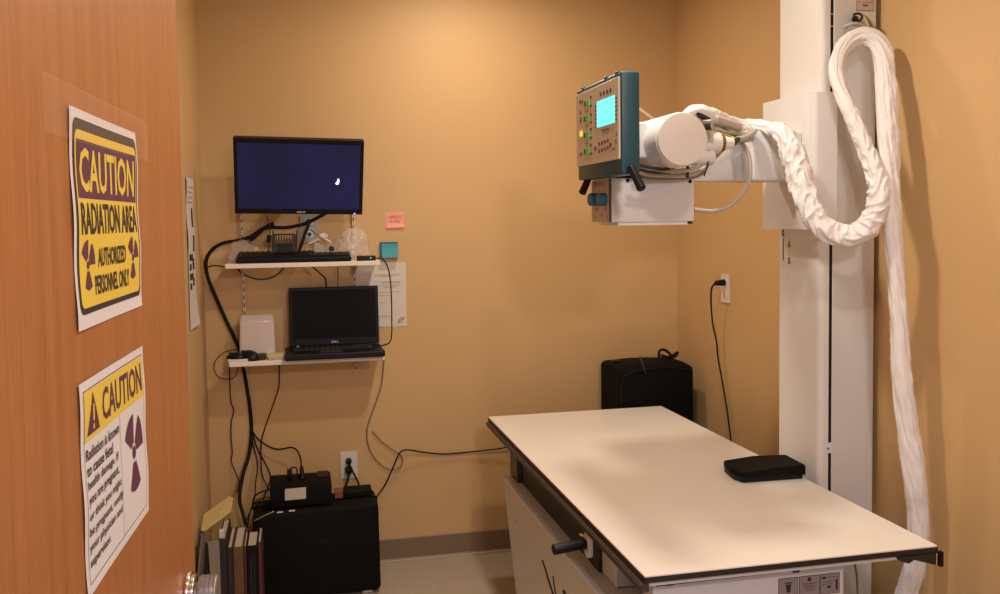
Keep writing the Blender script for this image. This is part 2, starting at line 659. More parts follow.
# ------------------------------------------------------------------ notices on the left wall, seen edge-on past the door
for i, (z0, z1, curl) in enumerate(((1.385, 1.664, 0), (1.119, 1.398, 1))):
    t = thing('wall_notice', (XL, 3.51, z0), ['upper printed notice on the left wall beside the open door', 'lower printed notice curling off the left wall beside the open door'][i], 'notice', 'left wall notices')
    fn = (lambda x, y: .0022 * math.sin(y * 30) + .002) if not curl else (lambda x, y: .002 + .012 * max(0, (.15 - y) / .15) ** 2 * max(0, x / .216) ** 1.0)
    OO, UU, NN = V((XL, 3.375, z0)), V((0, 1, 0)), V((1, 0, 0))
    obj('sheet', sheetmap(rect2d(0, 0, .216, z1 - z0), OO, UU, WZ, NN, .001, fn, 16, z1 - z0, .216), 'paper', t)
    if not curl:
        bms = [rect2d(.14, .10, .19, .17), rect2d(.14, .01, .19, .07)] + [rect2d(.03, .19 + k * .018, .19, .192 + k * .018) for k in range(4)]
    else:
        bms = [rect2d(.03, .14 + k * .035, .09 + (k % 2) * .05, .163 + k * .035) for k in range(4)] + [rect2d(.12, .15, .17, .18), rect2d(.12, .21, .18, .25)]
    obj('print', sheetmap(join(bms), OO, UU, WZ, NN, .0016, fn, 16, z1 - z0, .216), 'ink', t)


# ------------------------------------------------------------------ outlets
def outlet(name, c, U, N, label, m='plate', wd=.072, h=.118, cat='outlet'):
    t = thing(name, c - WZ * h / 2, label, cat)
    O_ = c
    obj('cover_plate', ext(sheetmap(rect2d(-wd / 2, -h / 2, wd / 2, h / 2, .004), O_, U, WZ, N, .0005), N * .006), m, t)
    for s in (-1, 1):
        obj('socket', ext(sheetmap(rect2d(-.017, s * .0265 - .0145, .017, s * .0265 + .0145, .009), O_, U, WZ, N, .006), N * .002), 'white', t)
        obj('slots', sheetmap(join([rect2d(-.008, s * .0265 - .002, -.006, s * .0265 + .008), rect2d(.006, s * .0265 - .002, .008, s * .0265 + .007), rect2d(-.002, s * .0265 - .010, .002, s * .0265 - .006)]), O_, U, WZ, N, .0082), 'gap', t)
    return t


bo = at(349, 464.5, YB)
outlet('wall_outlet', bo, V((1, 0, 0)), V((0, -1, 0)), 'white outlet plate low on the back wall with two black plugs')
ro_ = atx(726.3, 288.3, XR)
outlet('wall_outlet', ro_, V((0, -1, 0)), V((-1, 0, 0)), 'white outlet plate on the right wall near the corner with one black plug')
mo = at(309, 228, YB)
outlet('wall_outlet', mo, V((1, 0, 0)), V((0, -1, 0)), 'grey outlet plate on the back wall just below the monitor', 'plateg')


def cord(name, pts, r, m, label, cat='cable', plug=None, group=None):
    t = thing(name, pts[-1], label, cat, group)
    obj('cord', tube(B(), pts, r, seg=8), m, t, smooth=60)
    if plug:
        for (a, b, rr) in plug:
            obj('plug', cyl(B(), a, b, rr, rr * .7, seg=16, bev=.002), 'black', t, smooth=40)
    return t


def cable(name, pts, r, m, label, group=None, cat='cable'):
    return tag(obj(name, tube(B(), pts, r, seg=8), m, smooth=60), label, cat, group)


# plugs + cords, back wall outlet
pl = at(348.5, 469, YB)
cord('power_cable', [pl + V((0, -.040, -.004)), at(348.5, 478, 3.87), at(346, 486, 3.84), at(341, 496, 3.80), at(336, 503, 3.78)], .0045, 'cable',
     'black power cord from the lower socket of the back wall outlet, leading left', plug=[(pl + V((0, -.008, 0)), pl + V((0, -.045, 0)), .0185)])
pl = at(348.5, 460.5, YB)
cord('power_cable', [pl + V((0, -.030, -.004)), at(352, 470, 3.86), at(357, 480, 3.85), at(359.5, 487, 3.84), at(360, 498, 3.82)], .0045, 'cable',
     'black power cord from the upper socket of the back wall outlet, leading right', plug=[(pl + V((0, -.008, 0)), pl + V((0, -.035, 0)), .0145)])
# right wall outlet cord
pl = ro_ + V((0, 0, .0245))
cord('power_cable', [pl + V((-.045, .0, 0)), atx(715.5, 283.2, 1.665), atx(711.8, 288, 1.655), atx(711, 300, 1.66), atx(712.5, 322, 1.672), atx(716.5, 342, 1.685),
                    atx(718, 358, 1.69), atx(722, 380, 1.70), atx(727, 410, 1.705), atx(731, 441, 1.705), atx(735, 470, 1.70), atx(742, 520, 1.70)], .0037, 'cable',
     'long black cord hanging from the outlet on the right wall', plug=[(pl + V((-.008, 0, 0)), pl + V((-.05, 0, -.002)), .014)])

# ------------------------------------------------------------------ shelving on the back wall
for i, xs in enumerate((-.223, .236)):
    bm = B()
    x0, x1 = xs - .0065, xs + .0065
    box(bm, (x0, YB - .012, .845), (x1, YB - .0005, 1.70), .001, 1)
    o = obj('wall_standard', bm, 'standard')
    tag(o, ['left slotted white upright rail holding the two wall shelves', 'right slotted white upright rail holding the two wall shelves'][i], 'shelf rail', 'slotted shelf rails')
    bms = [rect2d(-.002, k * .032, .002, k * .032 + .013) for k in range(26)]
    obj('slots', sheetmap(join(bms), V((xs, YB - .0125, .86)), V((1, 0, 0)), WZ, V((0, -1, 0)), .0003), 'gap', o)

SHZ = ((.930, .948, -.275, .337), (1.319, 1.337, -.279, .328))
for i, (z0, z1, xa, xb) in enumerate(SHZ):
    t = thing('wall_shelf', ((xa + xb) / 2, YB, z0), ['lower white wall shelf with the laptop on it', 'upper white wall shelf with the keyboard on it'][i], 'shelf', 'white wall shelves')
    obj('board', box(B(), (xa, 3.700, z0), (xb, 3.905, z1), .0015, 1), 'shelf', t)
    for xs in (-.223, .236):
        bm = prism(B(), [V((xs - .002, YB - .012, z0)), V((xs - .002, 3.76, z0)), V((xs - .002, 3.76, z0 - .008)), V((xs - .002, YB - .012, z0 - .045))], V((.004, 0, 0)))
        obj('bracket', bm, 'standard', t)

# ------------------------------------------------------------------ monitor
tl, tr_ = at(233.5, 137, 3.62), at(363.3, 141.2, 3.62)
bl, br_ = at(236.3, 213.7, 3.72), at(362.3, 213.7, 3.72)
cx = (tl.x + tr_.x) / 2
mw = ((tr_.x - tl.x) + (br_.x - bl.x)) / 2
cb = V((cx, 3.72, (bl.z + br_.z) / 2)); ct = V((cx, 3.62, (tl.z + tr_.z) / 2))
mh = (ct - cb).length
mroll = math.atan2(tr_.z - tl.z, tr_.x - tl.x) * .8
MW = (ct - cb).normalized()
MU = V((1, 0, 0))
MU = (MU * math.cos(mroll) + MW * math.sin(mroll)).normalized()
MW = (MW - MU * MW.dot(MU)).normalized()
MN = MW.cross(MU) * -1
if MN.y > 0:
    MN = -MN
MO = cb - MU * (mw / 2 + .0085)
mw += .005
mon = thing('computer_monitor', (cx, YB, 1.50), 'black flat monitor with a dark blue screen mounted on the back wall above the shelves', 'monitor')


def mp_(name, bm, m, off, th=0, par=None):
    b_ = sheetmap(bm, MO, MU, MW, MN, off)
    if th:
        ext(b_, MN * th)
    return obj(name, b_, m, par or mon)


mp_('housing', rect2d(0, 0, mw, mh, .006), 'black', -.030, .030)
mp_('bezel', frame2d(0, 0, mw, mh, .013), 'black', .0003, .004)
mp_('chin', rect2d(.013, .013, mw - .013, .020), 'black', .0003, .004)
scr = mp_('screen', rect2d(.013, .020, mw - .013, mh - .019), 'screen', .0008)
bx_, bz_ = .795 * mw, .447 * mh
mp_('screen_patch', poly2d([(bx_ - .008 + .0, bz_ - .008), (bx_ - .002, bz_ - .014), (bx_ + .006, bz_ - .010), (bx_ + .009, bz_ + .004), (bx_ + .006, bz_ + .013), (bx_ + .001, bz_ + .011), (bx_ - .001, bz_ + .002)]), 'blob', .0016, par=scr)  # small pale emissive patch on the dark screen
mp_('logo', text2d('ASUS', .475 * mw, .005, .545 * mw, .012, .02), 'silver', .0047)
mp_('power_light', rect2d(.93 * mw, .001, .945 * mw, .006), mat('blue_led', (.25, .15, 1.0), .4, emit=2.5, var=.01), .0047)
bk = MO + MU * mw / 2 + MW * mh * .5 - MN * .03
bm = B()
box(bm, (bk.x - .05, bk.y - .012, bk.z - .05), (bk.x + .05, bk.y + .012, bk.z + .05), .003, 1)
box(bm, (bk.x - .02, bk.y, bk.z - .02), (bk.x + .02, YB - .012, bk.z + .02))
box(bm, (bk.x - .06, YB - .014, bk.z - .09), (bk.x + .06, YB - .0005, bk.z + .09))
obj('wall_mount', bm, 'dgrey', mon)

# ------------------------------------------------------------------ on the upper shelf
US = 1.3372
kb = thing('keyboard', (-.01, 3.76, US), 'full-size black keyboard along the front of the upper shelf', 'keyboard')
ka = at(235.8, 262, 3.71).x; kbx = at(351.5, 262, 3.71).x
tl_ = math.radians(8)
kxf = Matrix.Translation((ka, 3.708, US)) @ Matrix.Rotation(tl_, 4, 'X')
obj('case', box(B(), (0, 0, .001), (kbx - ka, .145, .020), .004, 2), 'black', kb, xf=kxf)
bm = B()
nkx = 21
for j in range(6):
    for i in range(nkx):
        s = (kbx - ka - .014) / nkx
        x0 = .007 + i * s
        y0 = .012 + j * .0205
        if j == 0 and 4 <= i <= 9:
            if i > 4:
                continue
            box(bm, (x0, y0, .018), (x0 + 6 * s - .003, y0 + .0175, .026))
            continue
        box(bm, (x0 + .001, y0, .018), (x0 + s - .002, y0 + .0175, .0265))
obj('keys', bm, 'black', kb, xf=kxf)
for x0 in (.03, kbx - ka - .05):
    obj('foot', box(B(), (x0, .128, -.016), (x0 + .02, .134, .004)), 'black', kb, xf=kxf)

ha = at(357, 262, 3.72).x; hb = at(376, 262, 3.72).x
hub = thing('usb_hub', ((ha + hb) / 2, 3.735, US), 'small black adapter bar at the right end of the upper shelf', 'adapter')
obj('body', box(B(), (ha, 3.722, US), (hb, 3.745, US + .021), .004, 2), 'black', hub)
obj('mark', box(B(), (hb - .024, 3.7215, US + .009), (hb - .018, 3.7225, US + .014)), 'silver', hub)

# pen organizer of wire mesh
t = thing('pen_organizer', (-.07, 3.82, US), 'dark wire mesh desk organizer standing behind the keyboard', 'pen holder')
oa, ob_ = at(274, 262, 3.80).x, at(295.5, 262, 3.80).x
zt = at(285, 234.5, 3.80).z
bm = B()
for k in range(9):
    x = oa + (ob_ - oa) * k / 8
    for yy in (3.795, 3.865):
        tube(bm, [(x, yy, US + .002), (x, yy, zt)], .0013, 5, 1)
for k in range(8):
    z = US + .006 + (zt - US - .012) * k / 7 * .62
    tube(bm, [(oa, 3.795, z), (ob_, 3.795, z), (ob_, 3.865, z), (oa, 3.865, z), (oa, 3.795, z)], .0013, 5, 1)
obj('wire_mesh', bm, 'cup', t)
bm = B()
tube(bm, [(oa, 3.795, zt), (ob_, 3.795, zt), (ob_, 3.865, zt), (oa, 3.865, zt), (oa, 3.795, zt)], .0028, 6, 1)
box(bm, (oa, 3.795, US), (ob_, 3.865, US + .004))
for x in (oa, ob_):
    box(bm, (x - .007, 3.792, US), (x + .007, 3.800, zt - .002), .001, 1)
obj('frame', bm, 'dgrey', t)
bm = B()
box(bm, (oa + .010, 3.806, US + .004), (ob_ - .010, 3.812, US + .075))
obj('divider', bm, 'dgrey', t)
for k, (dx, dz, m_) in enumerate(((.0, .014, 'dgrey'), (ob_ - oa, .020, 'black'))):
    a = V((oa + dx, 3.83, US + .006)); b = V((oa + dx + (.010 if k else -.002), 3.83, zt + dz))
    tag(obj('pen', cyl(B(), a, b, .0038, .0030, seg=10), m_, smooth=40), ['dark pen standing in the left side of the wire organizer', 'black pen leaning in the right side of the wire organizer'][k], 'pen', 'pens in the organizer')

# a thin black adapter lead hanging down left of the organizer
t = thing('video_cable', at(268, 262, 3.84), 'thin dark cable with two plugs dropping left of the wire organizer', 'cable')
obj('cord', tube(B(), [at(267, 216, 3.85), at(268, 221, 3.85), at(270, 226, 3.85), at(269.5, 238, 3.85), at(268.5, 250, 3.85), at(268.3, 258, 3.85)], .002, 6), 'brownc', t, smooth=60)
obj('plug', cyl(B(), at(269.2, 235, 3.85), at(268.4, 242.5, 3.85), .0095, .008, 12, bev=.001), 'black', t, smooth=40)
obj('plug', cyl(B(), at(268.6, 252, 3.85), at(268.3, 259, 3.85), .0065, seg=12, bev=.001), 'black', t, smooth=40)


# crumpled clear plastic bags
def crumple(name, c, size, label, seed):
    bm = B()
    bmesh.ops.create_icosphere(bm, subdivisions=4, radius=1)
    for v in bm.verts:
        p = v.co.copy()
        k = 1 + .32 * noise.noise(p * 1.6 + V((seed, 0, 0))) + .16 * abs(noise.noise(p * 4 + V((0, seed, 0)))) + .06 * noise.noise(p * 11)
        q = V((p.x * size[0] * k, p.y * size[1] * k, p.z * size[2] * k))
        q.z = max(q.z, -size[2] * .72)
        v.co = c + q
    return tag(obj(name, bm, 'plastic', smooth=50), label, 'plastic bag', 'clear plastic bags')


ca, cb_ = at(337, 262, 3.80), at(373, 262, 3.80)
crumple('plastic_bag', V(((ca.x + cb_.x) / 2 - .008, 3.83, US + .056)), (.072, .030, .072), 'crumpled clear plastic bag right of the tape dispenser on the upper shelf', 3.1)
ca, cb_ = at(228, 262, 3.84), at(258, 262, 3.84)
crumple('plastic_bag', V(((ca.x + cb_.x) / 2, 3.865, US + .036)), (.056, .020, .050), 'crumpled clear plastic bag at the left end of the upper shelf', 8.4)

# tape dispenser
da, db = at(314, 262, 3.79).x, at(348, 262, 3.79).x
t = thing('tape_dispenser', ((da + db) / 2, 3.80, US), 'beige desk tape dispenser with a white roll behind the keyboard', 'tape dispenser')
Ls = db - da
prof = [(0, 0), (Ls, 0), (Ls, .040), (Ls * .86, .046), (Ls * .42, .052), (Ls * .22, .068), (.004, .078)]
bm = prism(B(), [V((da + x, 3.785, US + z)) for x, z in prof], V((0, .045, 0)))
bmesh.ops.bevel(bm, geom=bm.edges[:], offset=.002, segments=2, affect='EDGES')
obj('body', bm, 'beige', t)
rc = V((da + Ls * .52, 3.78, US + .050))
bm = B()
n = 32
rings = []
for rr, yy in ((.0115, 3.782), (.026, 3.782), (.026, 3.802), (.0115, 3.802)):
    rings.append([bm.verts.new((rc.x + rr * math.cos(2 * PI * k / n), yy, rc.z + rr * math.sin(2 * PI * k / n))) for k in range(n)])
for j in range(4):
    for k in range(n):
        bm.faces.new((rings[j][k], rings[j][(k + 1) % n], rings[(j + 1) % 4][(k + 1) % n], rings[(j + 1) % 4][k]))
bmesh.ops.recalc_face_normals(bm, faces=bm.faces[:])
obj('tape_roll', bm, 'cream', t, smooth=40)
obj('roll_core', cyl(B(), (rc.x, 3.784, rc.z), (rc.x, 3.800, rc.z), .0112, seg=20), 'dgrey', t, smooth=40)
# white stapler-like clip lying on it, with its thin lead
t = thing('white_cable_bundle', at(322, 240, 3.83), 'coiled white lead tied in a bundle above the tape dispenser', 'cable')
pts = [at(308, 244, 3.82), at(315, 241, 3.82), at(322, 237.5, 3.82), at(327, 236.5, 3.81), at(324, 233.8, 3.82), at(319, 236.5, 3.82), at(325, 238.8, 3.81), at(331, 243, 3.81), at(330, 250, 3.81), at(328, 262, 3.81)]
obj('cord', tube(B(), pts, .0033, 8), 'white', t, smooth=60)
obj('tie', cyl(B(), at(320, 235.5, 3.815), at(325, 238.2, 3.80), .0085, seg=12, bev=.002), 'white', t, smooth=40)

# ------------------------------------------------------------------ notes and paper on the back wall
t = thing('sticky_note', at(396, 228, YB), 'pink sticky note with faint writing on the back wall right of the monitor', 'note')
O_, U_, N_ = at(386.3, 228.3, YB), V((1, 0, 0)), V((0, -1, 0))
obj('sheet', sheetmap(rect2d(0, 0, .078, .070), O_, (U_ + WZ * .04).normalized(), (WZ - U_ * .04).normalized(), N_, .001, lambda x, y: .006 * max(0, (.02 - y)) / .02, 8, .07, .078), 'pink', t)
obj('handwriting', sheetmap(join([text2d('NEEDS', .012, .042, .066, .055, 0), text2d('x-ray', .016, .020, .060, .034, 0)]), O_, U_, WZ, N_, .0025, lambda x, y: .006 * max(0, (.02 - y)) / .02), 'pinkd', t)
t = thing('note_pad', at(389, 258, YB), 'teal square note pad stuck on the back wall above the paper notice', 'note pad')
O_ = at(380.6, 257.7, YB)
wn, hn = at(397.6, 250, YB).x - O_.x, at(389, 242, YB).z - O_.z
obj('pad', ext(sheetmap(rect2d(-.002, -.001, wn, hn), O_, U_, WZ, N_, .0008), N_ * .013), 'aquad', t)
obj('top_sheet', sheetmap(rect2d(.004, 0, wn, hn - .007), O_, U_, WZ, N_, .0145, lambda x, y: .012 * max(0, (.04 - y)) / .04, 8, hn, wn), 'aqua', t)
t = thing('paper_notice', at(385, 328, YB), 'printed white letter sheet pinned to the back wall behind the laptop', 'paper')
O_ = at(351, 328, YB)
O_.x = at(406.3, 300, YB).x - .216
obj('sheet', sheetmap(rect2d(0, 0, .216, .279), O_, U_, WZ, N_, .001, lambda x, y: .0015 * math.sin(x * 30) + .0015, 6, .279, .216), 'paperw', t)
LL = []
for yy, xa_, xb__ in ((.225, .075, .19), (.219, .075, .16), (.195, .075, .195), (.189, .11, .19), (.178, .075, .195), (.170, .12, .17), (.15, .075, .19), (.135, .075, .15), (.105, .1, .125), (.045, .03, .15)):
    LL.append(rect2d(xa_, yy, xb__, yy + .0016))
obj('print', sheetmap(join(LL), O_, U_, WZ, N_, .0035), 'labelg', t)
sig = [rect2d(0, 0, 1, 1)]
bm = B()
for (xa_, ya_, xb__, yb_) in ((.178, .022, .192, .040), (.184, .016, .202, .034), (.192, .030, .206, .040), (.176, .014, .186, .022)):
    bm.faces.new([bm.verts.new((x, y, 0)) for x, y in ((xa_, ya_), (xa_ + .002, ya_ - .001), (xb__ + .002, yb_ - .001), (xb__, yb_))])
obj('signature', sheetmap(bm, O_, U_, WZ, N_, .0038), 'ink', t)

# ------------------------------------------------------------------ lower shelf: laptop and small things
LS = .9482
lap = thing('laptop', (.14, 3.78, LS), 'open black laptop with a dark screen on the lower shelf', 'laptop')
lw = .386
lxf = Matrix.Translation((.137, 3.765, LS)) @ Matrix.Rotation(math.radians(.6), 4, 'Z')
obj('base', box(B(), (-lw / 2 - .004, -.118, .003), (lw / 2 + .004, .120, .028), .005, 2), 'black', lap, xf=lxf)
bm = B()
for j in range(6):
    for i in range(15):
        x0 = -lw / 2 + .03 + i * .0215
        y0 = -.012 + j * .0195
        box(bm, (x0, y0, .0275), (x0 + .018, y0 + .016, .0305))
obj('keys', bm, 'dgrey', lap, xf=lxf)
obj('touchpad', box(B(), (-.06, -.095, .0275), (.03, -.03, .0288)), 'dgrey', lap, xf=lxf)
lean = Matrix.Translation((.009, .106, .030)) @ Matrix.Rotation(math.radians(-3), 4, 'X')
lid = obj('lid', box(B(), (-lw / 2 + .007, -.006, 0), (lw / 2 - .007, .008, .246), .004, 2), 'black', lap, xf=lxf @ lean)
obj('screen', box(B(), (-lw / 2 + .019, -.0068, .030), (lw / 2 - .019, -.0062, .234)), mat('dark_lcd', (.004, .0035, .003), .45, var=.1, spec=.1), lid, xf=lxf @ lean)
bm = text2d('DELL', -.014, .010, .016, .018, .02)
bm.transform(Matrix.Rotation(PI / 2, 4, 'X'))
bm.transform(Matrix.Translation((0, -.0072, 0)))
obj('logo', bm, 'silver', lid, xf=lxf @ lean)
bm = B()
cyl(bm, (-lw / 2 + .048, .100, .022), (-lw / 2 + .048, .100, .033), .006, seg=16)
obj('power_button', bm, 'silver', lap, xf=lxf)

# glossy white box
wa, wb = at(239.5, 350, 3.79).x, at(275, 350, 3.79).x
wz1, wz2 = at(256, 322, 3.79).z, at(256, 314, 3.86).z
t = thing('network_box', ((wa + wb) / 2, 3.83, LS), 'glossy white rounded box standing on the lower shelf left of the laptop', 'box')
bm = prism(B(), [V((wa, 3.79, LS)), V((wa, 3.80, wz1)), V((wa, 3.83, wz2)), V((wa, 3.885, wz2)), V((wa, 3.885, LS))], V((wb - wa, 0, 0)))
for v in bm.verts:
    if v.co.z > LS + .1:
        v.co.x += .004 if v.co.x < (wa + wb) / 2 else -.003
bmesh.ops.bevel(bm, geom=bm.edges[:], offset=.006, segments=3, affect='EDGES')
obj('shell', bm, 'glossw', t, smooth=40)
obj('seam', box(B(), (wa + .012, 3.7925, LS + .012), (wb - .012, 3.7935, LS + .0135)), 'beige', t)

# white pad under the mouse
pa, pb = at(228, 362, 3.70).x, at(248, 362, 3.70).x
tag(obj('notepad', box(B(), (pa, 3.702, LS), (pb, 3.79, LS + .010), .001, 1), 'paper'), 'small white notepad under the mouse at the left end of the lower shelf', 'notepad')


def mouse(c, sx, sy, sz, rz, label):
    bm = B()
    bmesh.ops.create_uvsphere(bm, u_segments=28, v_segments=14, radius=1)
    for v in bm.verts:
        p = v.co
        z = max(p.z, -.12)
        v.co = V((p.x * sx * (1 - .12 * p.y), p.y * sy, (z + .12) * sz * (1 - .15 * max(0, p.y))))
    mx = Matrix.Translation(c) @ Matrix.Rotation(rz, 4, 'Z')
    t = thing('computer_mouse', c, label, 'mouse')
    obj('shell', bm, 'black', t, smooth=50, xf=mx)
    bm = cyl(B(), (0, sy * .45 - .005, sz * .98), (0, sy * .45 + .010, sz * .90), .004, seg=12)
    obj('scroll_wheel', bm, 'dgrey', t, xf=mx)
    return t


mouse(V((at(248, 358, 3.75).x, 3.756, LS + .0)), .036, .054, .036, .9, 'black computer mouse on the lower shelf in front of the white box')
mouse(V((at(236, 358, 3.75).x, 3.745, LS + .0102)), .029, .040, .021, 1.2, 'small dark mouse on the white notepad at the shelf end')

for i, (xa_, xb__, y0, z0, h_, rz, m_, lb) in enumerate((
        (267, 285, 3.715, LS, .005, .16, 'cream', 'yellow sticky note pad flat at the shelf front beside the laptop'),
        (267, 285.5, 3.775, LS, .018, -.10, 'sticky', 'thicker yellow note pad behind the flat one on the lower shelf'))):
    a, b = at(xa_, 356, y0).x, at(xb__, 356, y0).x
    t = thing('sticky_pad', ((a + b) / 2, y0 + .03, z0), lb, 'note pad')
    xf = Matrix.Translation(((a + b) / 2, y0 + .035, z0)) @ Matrix.Rotation(rz, 4, 'Z')
    hw = (b - a) / 2
    obj('pad', box(B(), (-hw, -.035, 0), (hw, .035, h_), .001, 1), m_, t, xf=xf)
    obj('top_sheet', box(B(), (-hw + .002, -.036, h_), (hw - .001, .032, h_ + .0015)), 'cream', t, xf=xf)
a = at(257.5, 356, 3.74).x
tag(obj('small_adapter', box(B(), (a, 3.725, LS), (a + .034, 3.785, LS + .022), .004, 2), 'dgrey'), 'small dark grey adapter between the mouse and the yellow pads', 'adapter')

# ------------------------------------------------------------------ cables on and below the shelves
Yc = 3.921
g = 'cables behind the shelves'
cable('video_cable', [at(327, 212.5, 3.80), at(318, 217.5, 3.86), at(308, 222.5, 3.90), at(298, 225.5, 3.90), at(286, 227.5, 3.90), at(272, 227.5, 3.90), at(262, 229, 3.90), at(252, 236, 3.90), at(240, 240, 3.895), at(222, 243.5, 3.895),
                      at(211, 251, 3.90), at(206, 262, 3.90), at(207.5, 276, 3.905), at(214, 293, 3.91), at(225, 318, Yc), at(234, 337, Yc), at(240, 352, Yc), at(243.5, 368, Yc), at(246.5, 385, Yc), at(250, 408, Yc), at(251.5, 432, Yc),
                      at(249, 455, 3.90), at(243, 475, 3.86), at(239.5, 498, 3.80), at(243, 514, 3.75), at(247, 528, 3.72)], .0075, 'cable',
      'thick black cable sweeping from under the monitor down the left end of both shelves')
cable('cable_tie_end', [at(274, 224, 3.885), at(268, 226, 3.885), at(262, 229.5, 3.885), at(255, 236, 3.885), at(250, 240, 3.885)], .0085, 'cable',
      'short thick black cable end crossing the big cable left of the organizer')
t = thing('power_cable', at(309, 221, 3.885), 'black cord hanging from the grey outlet plate down behind the keyboard', 'cable')
obj('cord', tube(B(), [at(309.5, 221, 3.885), at(308, 226, 3.87), at(304.5, 236, 3.86), at(300.5, 248, 3.85), at(296.5, 258, 3.845), at(295.5, 262, 3.845)], .0062, 8), 'cable', t, smooth=60)
obj('plug', cyl(B(), mo + V((0.000, -.006, .0265)), mo + V((0, -.040, .0265)), .013, .010, 14, bev=.002), 'black', t, smooth=40)
t = thing('thin_lead', at(311, 230, 3.90), 'thin lead from the grey outlet toward the tape dispenser', 'cable')
obj('cord', tube(B(), [at(311, 230, 3.915), at(317, 235, 3.88), at(323, 240, 3.86), at(330, 247, 3.85)], .0016, 8), 'brownc', t, smooth=60)
obj('plug', cyl(B(), mo + V((0.002, -.006, -.0265)), mo + V((.002, -.020, -.0265)), .008, .006, 14, bev=.001), 'dgrey', t, smooth=40)
cable('thin_lead', [at(206.5, 268, 3.90), at(211, 266, 3.90), at(217, 265.6, 3.90), at(226, 267, Yc), at(232, 268, Yc)], .0026, 'cable', 'thin black lead leaving the thick cable at the upper shelf end')
cable('hanging_lead', [at(236, 266, Yc), at(240, 271.5, Yc), at(248, 276.5, Yc), at(260, 279.2, Yc), at(272, 277.5, Yc), at(280, 272, Yc), at(286, 264, Yc)], .0027, 'cable', 'thin dark lead sagging under the left half of the upper shelf')
cable('hanging_lead', [at(308, 262, Yc), at(314, 268, Yc), at(320, 273.5, Yc), at(325.5, 279, Yc), at(326, 290, Yc), at(326, 300, Yc)], .0027, 'cable', 'short dark lead dropping from the upper shelf behind the laptop')
cable('hanging_lead', [at(337.5, 264, Yc), at(338, 276, Yc), at(337.5, 300, Yc)], .0022, 'beigec', 'short tan lead dropping straight behind the laptop lid')
cable('laptop_charger_lead', [at(375.5, 258.5, 3.735), at(380, 258.3, 3.73), at(384, 260.5, 3.73), at(388, 268, 3.74), at(390.5, 282, 3.75), at(391.5, 300, 3.76), at(391.8, 320, 3.76), at(391.5, 336, 3.76), at(389, 343, 3.77), at(383, 345.3, 3.78), at(378, 346, 3.80)], .0028, 'cable',
      'black lead looping from the adapter down past the paper to the laptop')
cable('looped_lead', [at(238, 350, Yc), at(232, 350, 3.91), at(223, 353, 3.90), at(215.5, 361, 3.90), at(214.3, 370, 3.90), at(219, 377, 3.90), at(228, 379, 3.90), at(235, 376.5, Yc), at(237.5, 368, Yc), at(238, 360, Yc)], .0020, 'brownc',
      'thin lead looping around the left end of the lower shelf')
cable('hanging_lead', [at(229.3, 362, Yc), at(229.8, 384, Yc), at(231, 402, Yc), at(233.8, 410, Yc), at(231.5, 422, Yc), at(231, 436, Yc), at(232.3, 452, Yc), at(231.3, 461, Yc), at(235, 471, 3.90), at(239, 481, 3.86), at(238.5, 488, 3.83), at(236.5, 492.5, 3.80)], .0026, 'brownc',
      'thin dark lead hanging straight down from the left corner of the lower shelf')
cable('hanging_lead', [at(279, 358, Yc), at(279.3, 378, Yc), at(278, 390, Yc), at(272, 408, Yc), at(265, 428, Yc), at(261.5, 442, Yc), at(261, 458, Yc), at(262, 474, 3.90), at(266, 484, 3.84), at(270, 490, 3.78)], .0026, 'cable',
      'thin black lead hanging from the middle of the lower shelf to the power box')
t = thing('power_cable', at(301.5, 476, 3.70), 'black cord bending over from the cable bundle into the top of the power box', 'cable')
obj('cord', tube(B(), [at(251, 428, Yc), at(256, 437, 3.91), at(263, 443, 3.90), at(272, 448, 3.89), at(280, 449.3, 3.88), at(291, 447.5, 3.86), at(297, 450.5, 3.84), at(300.3, 458, 3.80), at(301.3, 466, 3.74)], .0036, 8), 'cable', t, smooth=60)
obj('plug', cyl(B(), at(301.4, 466, 3.725), at(302.5, 479.5, 3.70), .007, .012, 14, bev=.002), 'black', t, smooth=40)
cable('data_lead', [at(251.5, 430, Yc), at(253, 445, 3.91), at(256.8, 458, 3.90), at(257.3, 470, 3.87), at(255.5, 484, 3.83), at(254.5, 498, 3.78), at(250, 512, 3.74), at(247.5, 526, 3.72)], .0028, 'cable',
      'black lead falling from the cable bundle between its neighbours to the books')
cable('data_lead', [at(252.5, 434, Yc), at(258, 450, 3.91), at(264.5, 462, 3.90), at(269.3, 472, 3.87), at(270.3, 480, 3.82), at(267, 489, 3.74), at(264, 497, 3.68), at(260, 508, 3.66), at(256, 514, 3.66), at(252.8, 506, 3.66), at(254.5, 497, 3.66), at(261, 492, 3.66), at(269, 490, 3.66)], .0034, 'cable',
      'black lead curling in a loop at the left end of the power box')
cable('data_lead', [at(271, 497.5, 3.66), at(262, 498.5, 3.65), at(256, 501, 3.64), at(250, 512, 3.66), at(245, 524, 3.68)], .0028, 'cable', 'black lead running from the power box left over the case corner')
cable('tan_cord', [at(384, 357, Yc), at(383.5, 366, 3.925), at(381.5, 384, 3.925), at(376, 402, 3.925), at(370, 418, 3.925), at(366.8, 434, 3.925), at(370, 450, 3.925), at(379, 463, 3.92), at(389, 469.2, 3.92), at(398, 468.5, 3.92), at(402.7, 462.5, 3.92), at(400.5, 455, 3.92), at(393, 450, 3.92), at(382, 442, 3.92), at(372, 431, 3.92)], .0030, 'beigec',
      'tan cord hanging in a loose loop right of the shelves on the back wall')
cable('power_cable', [at(520, 443, 3.90), at(503, 448, 3.915), at(485, 450.3, 3.92), at(464, 452.5, 3.925), at(444, 454, 3.925), at(425, 452.5, 3.92), at(410, 450, 3.91), at(402, 451, 3.91), at(397.5, 457, 3.91), at(392, 470, 3.91), at(385, 485, 3.91), at(377, 496.5, 3.905), at(370, 508, 3.90)], .0033, 'cable',
      'black cord running along the back wall from the x-ray table to the case')

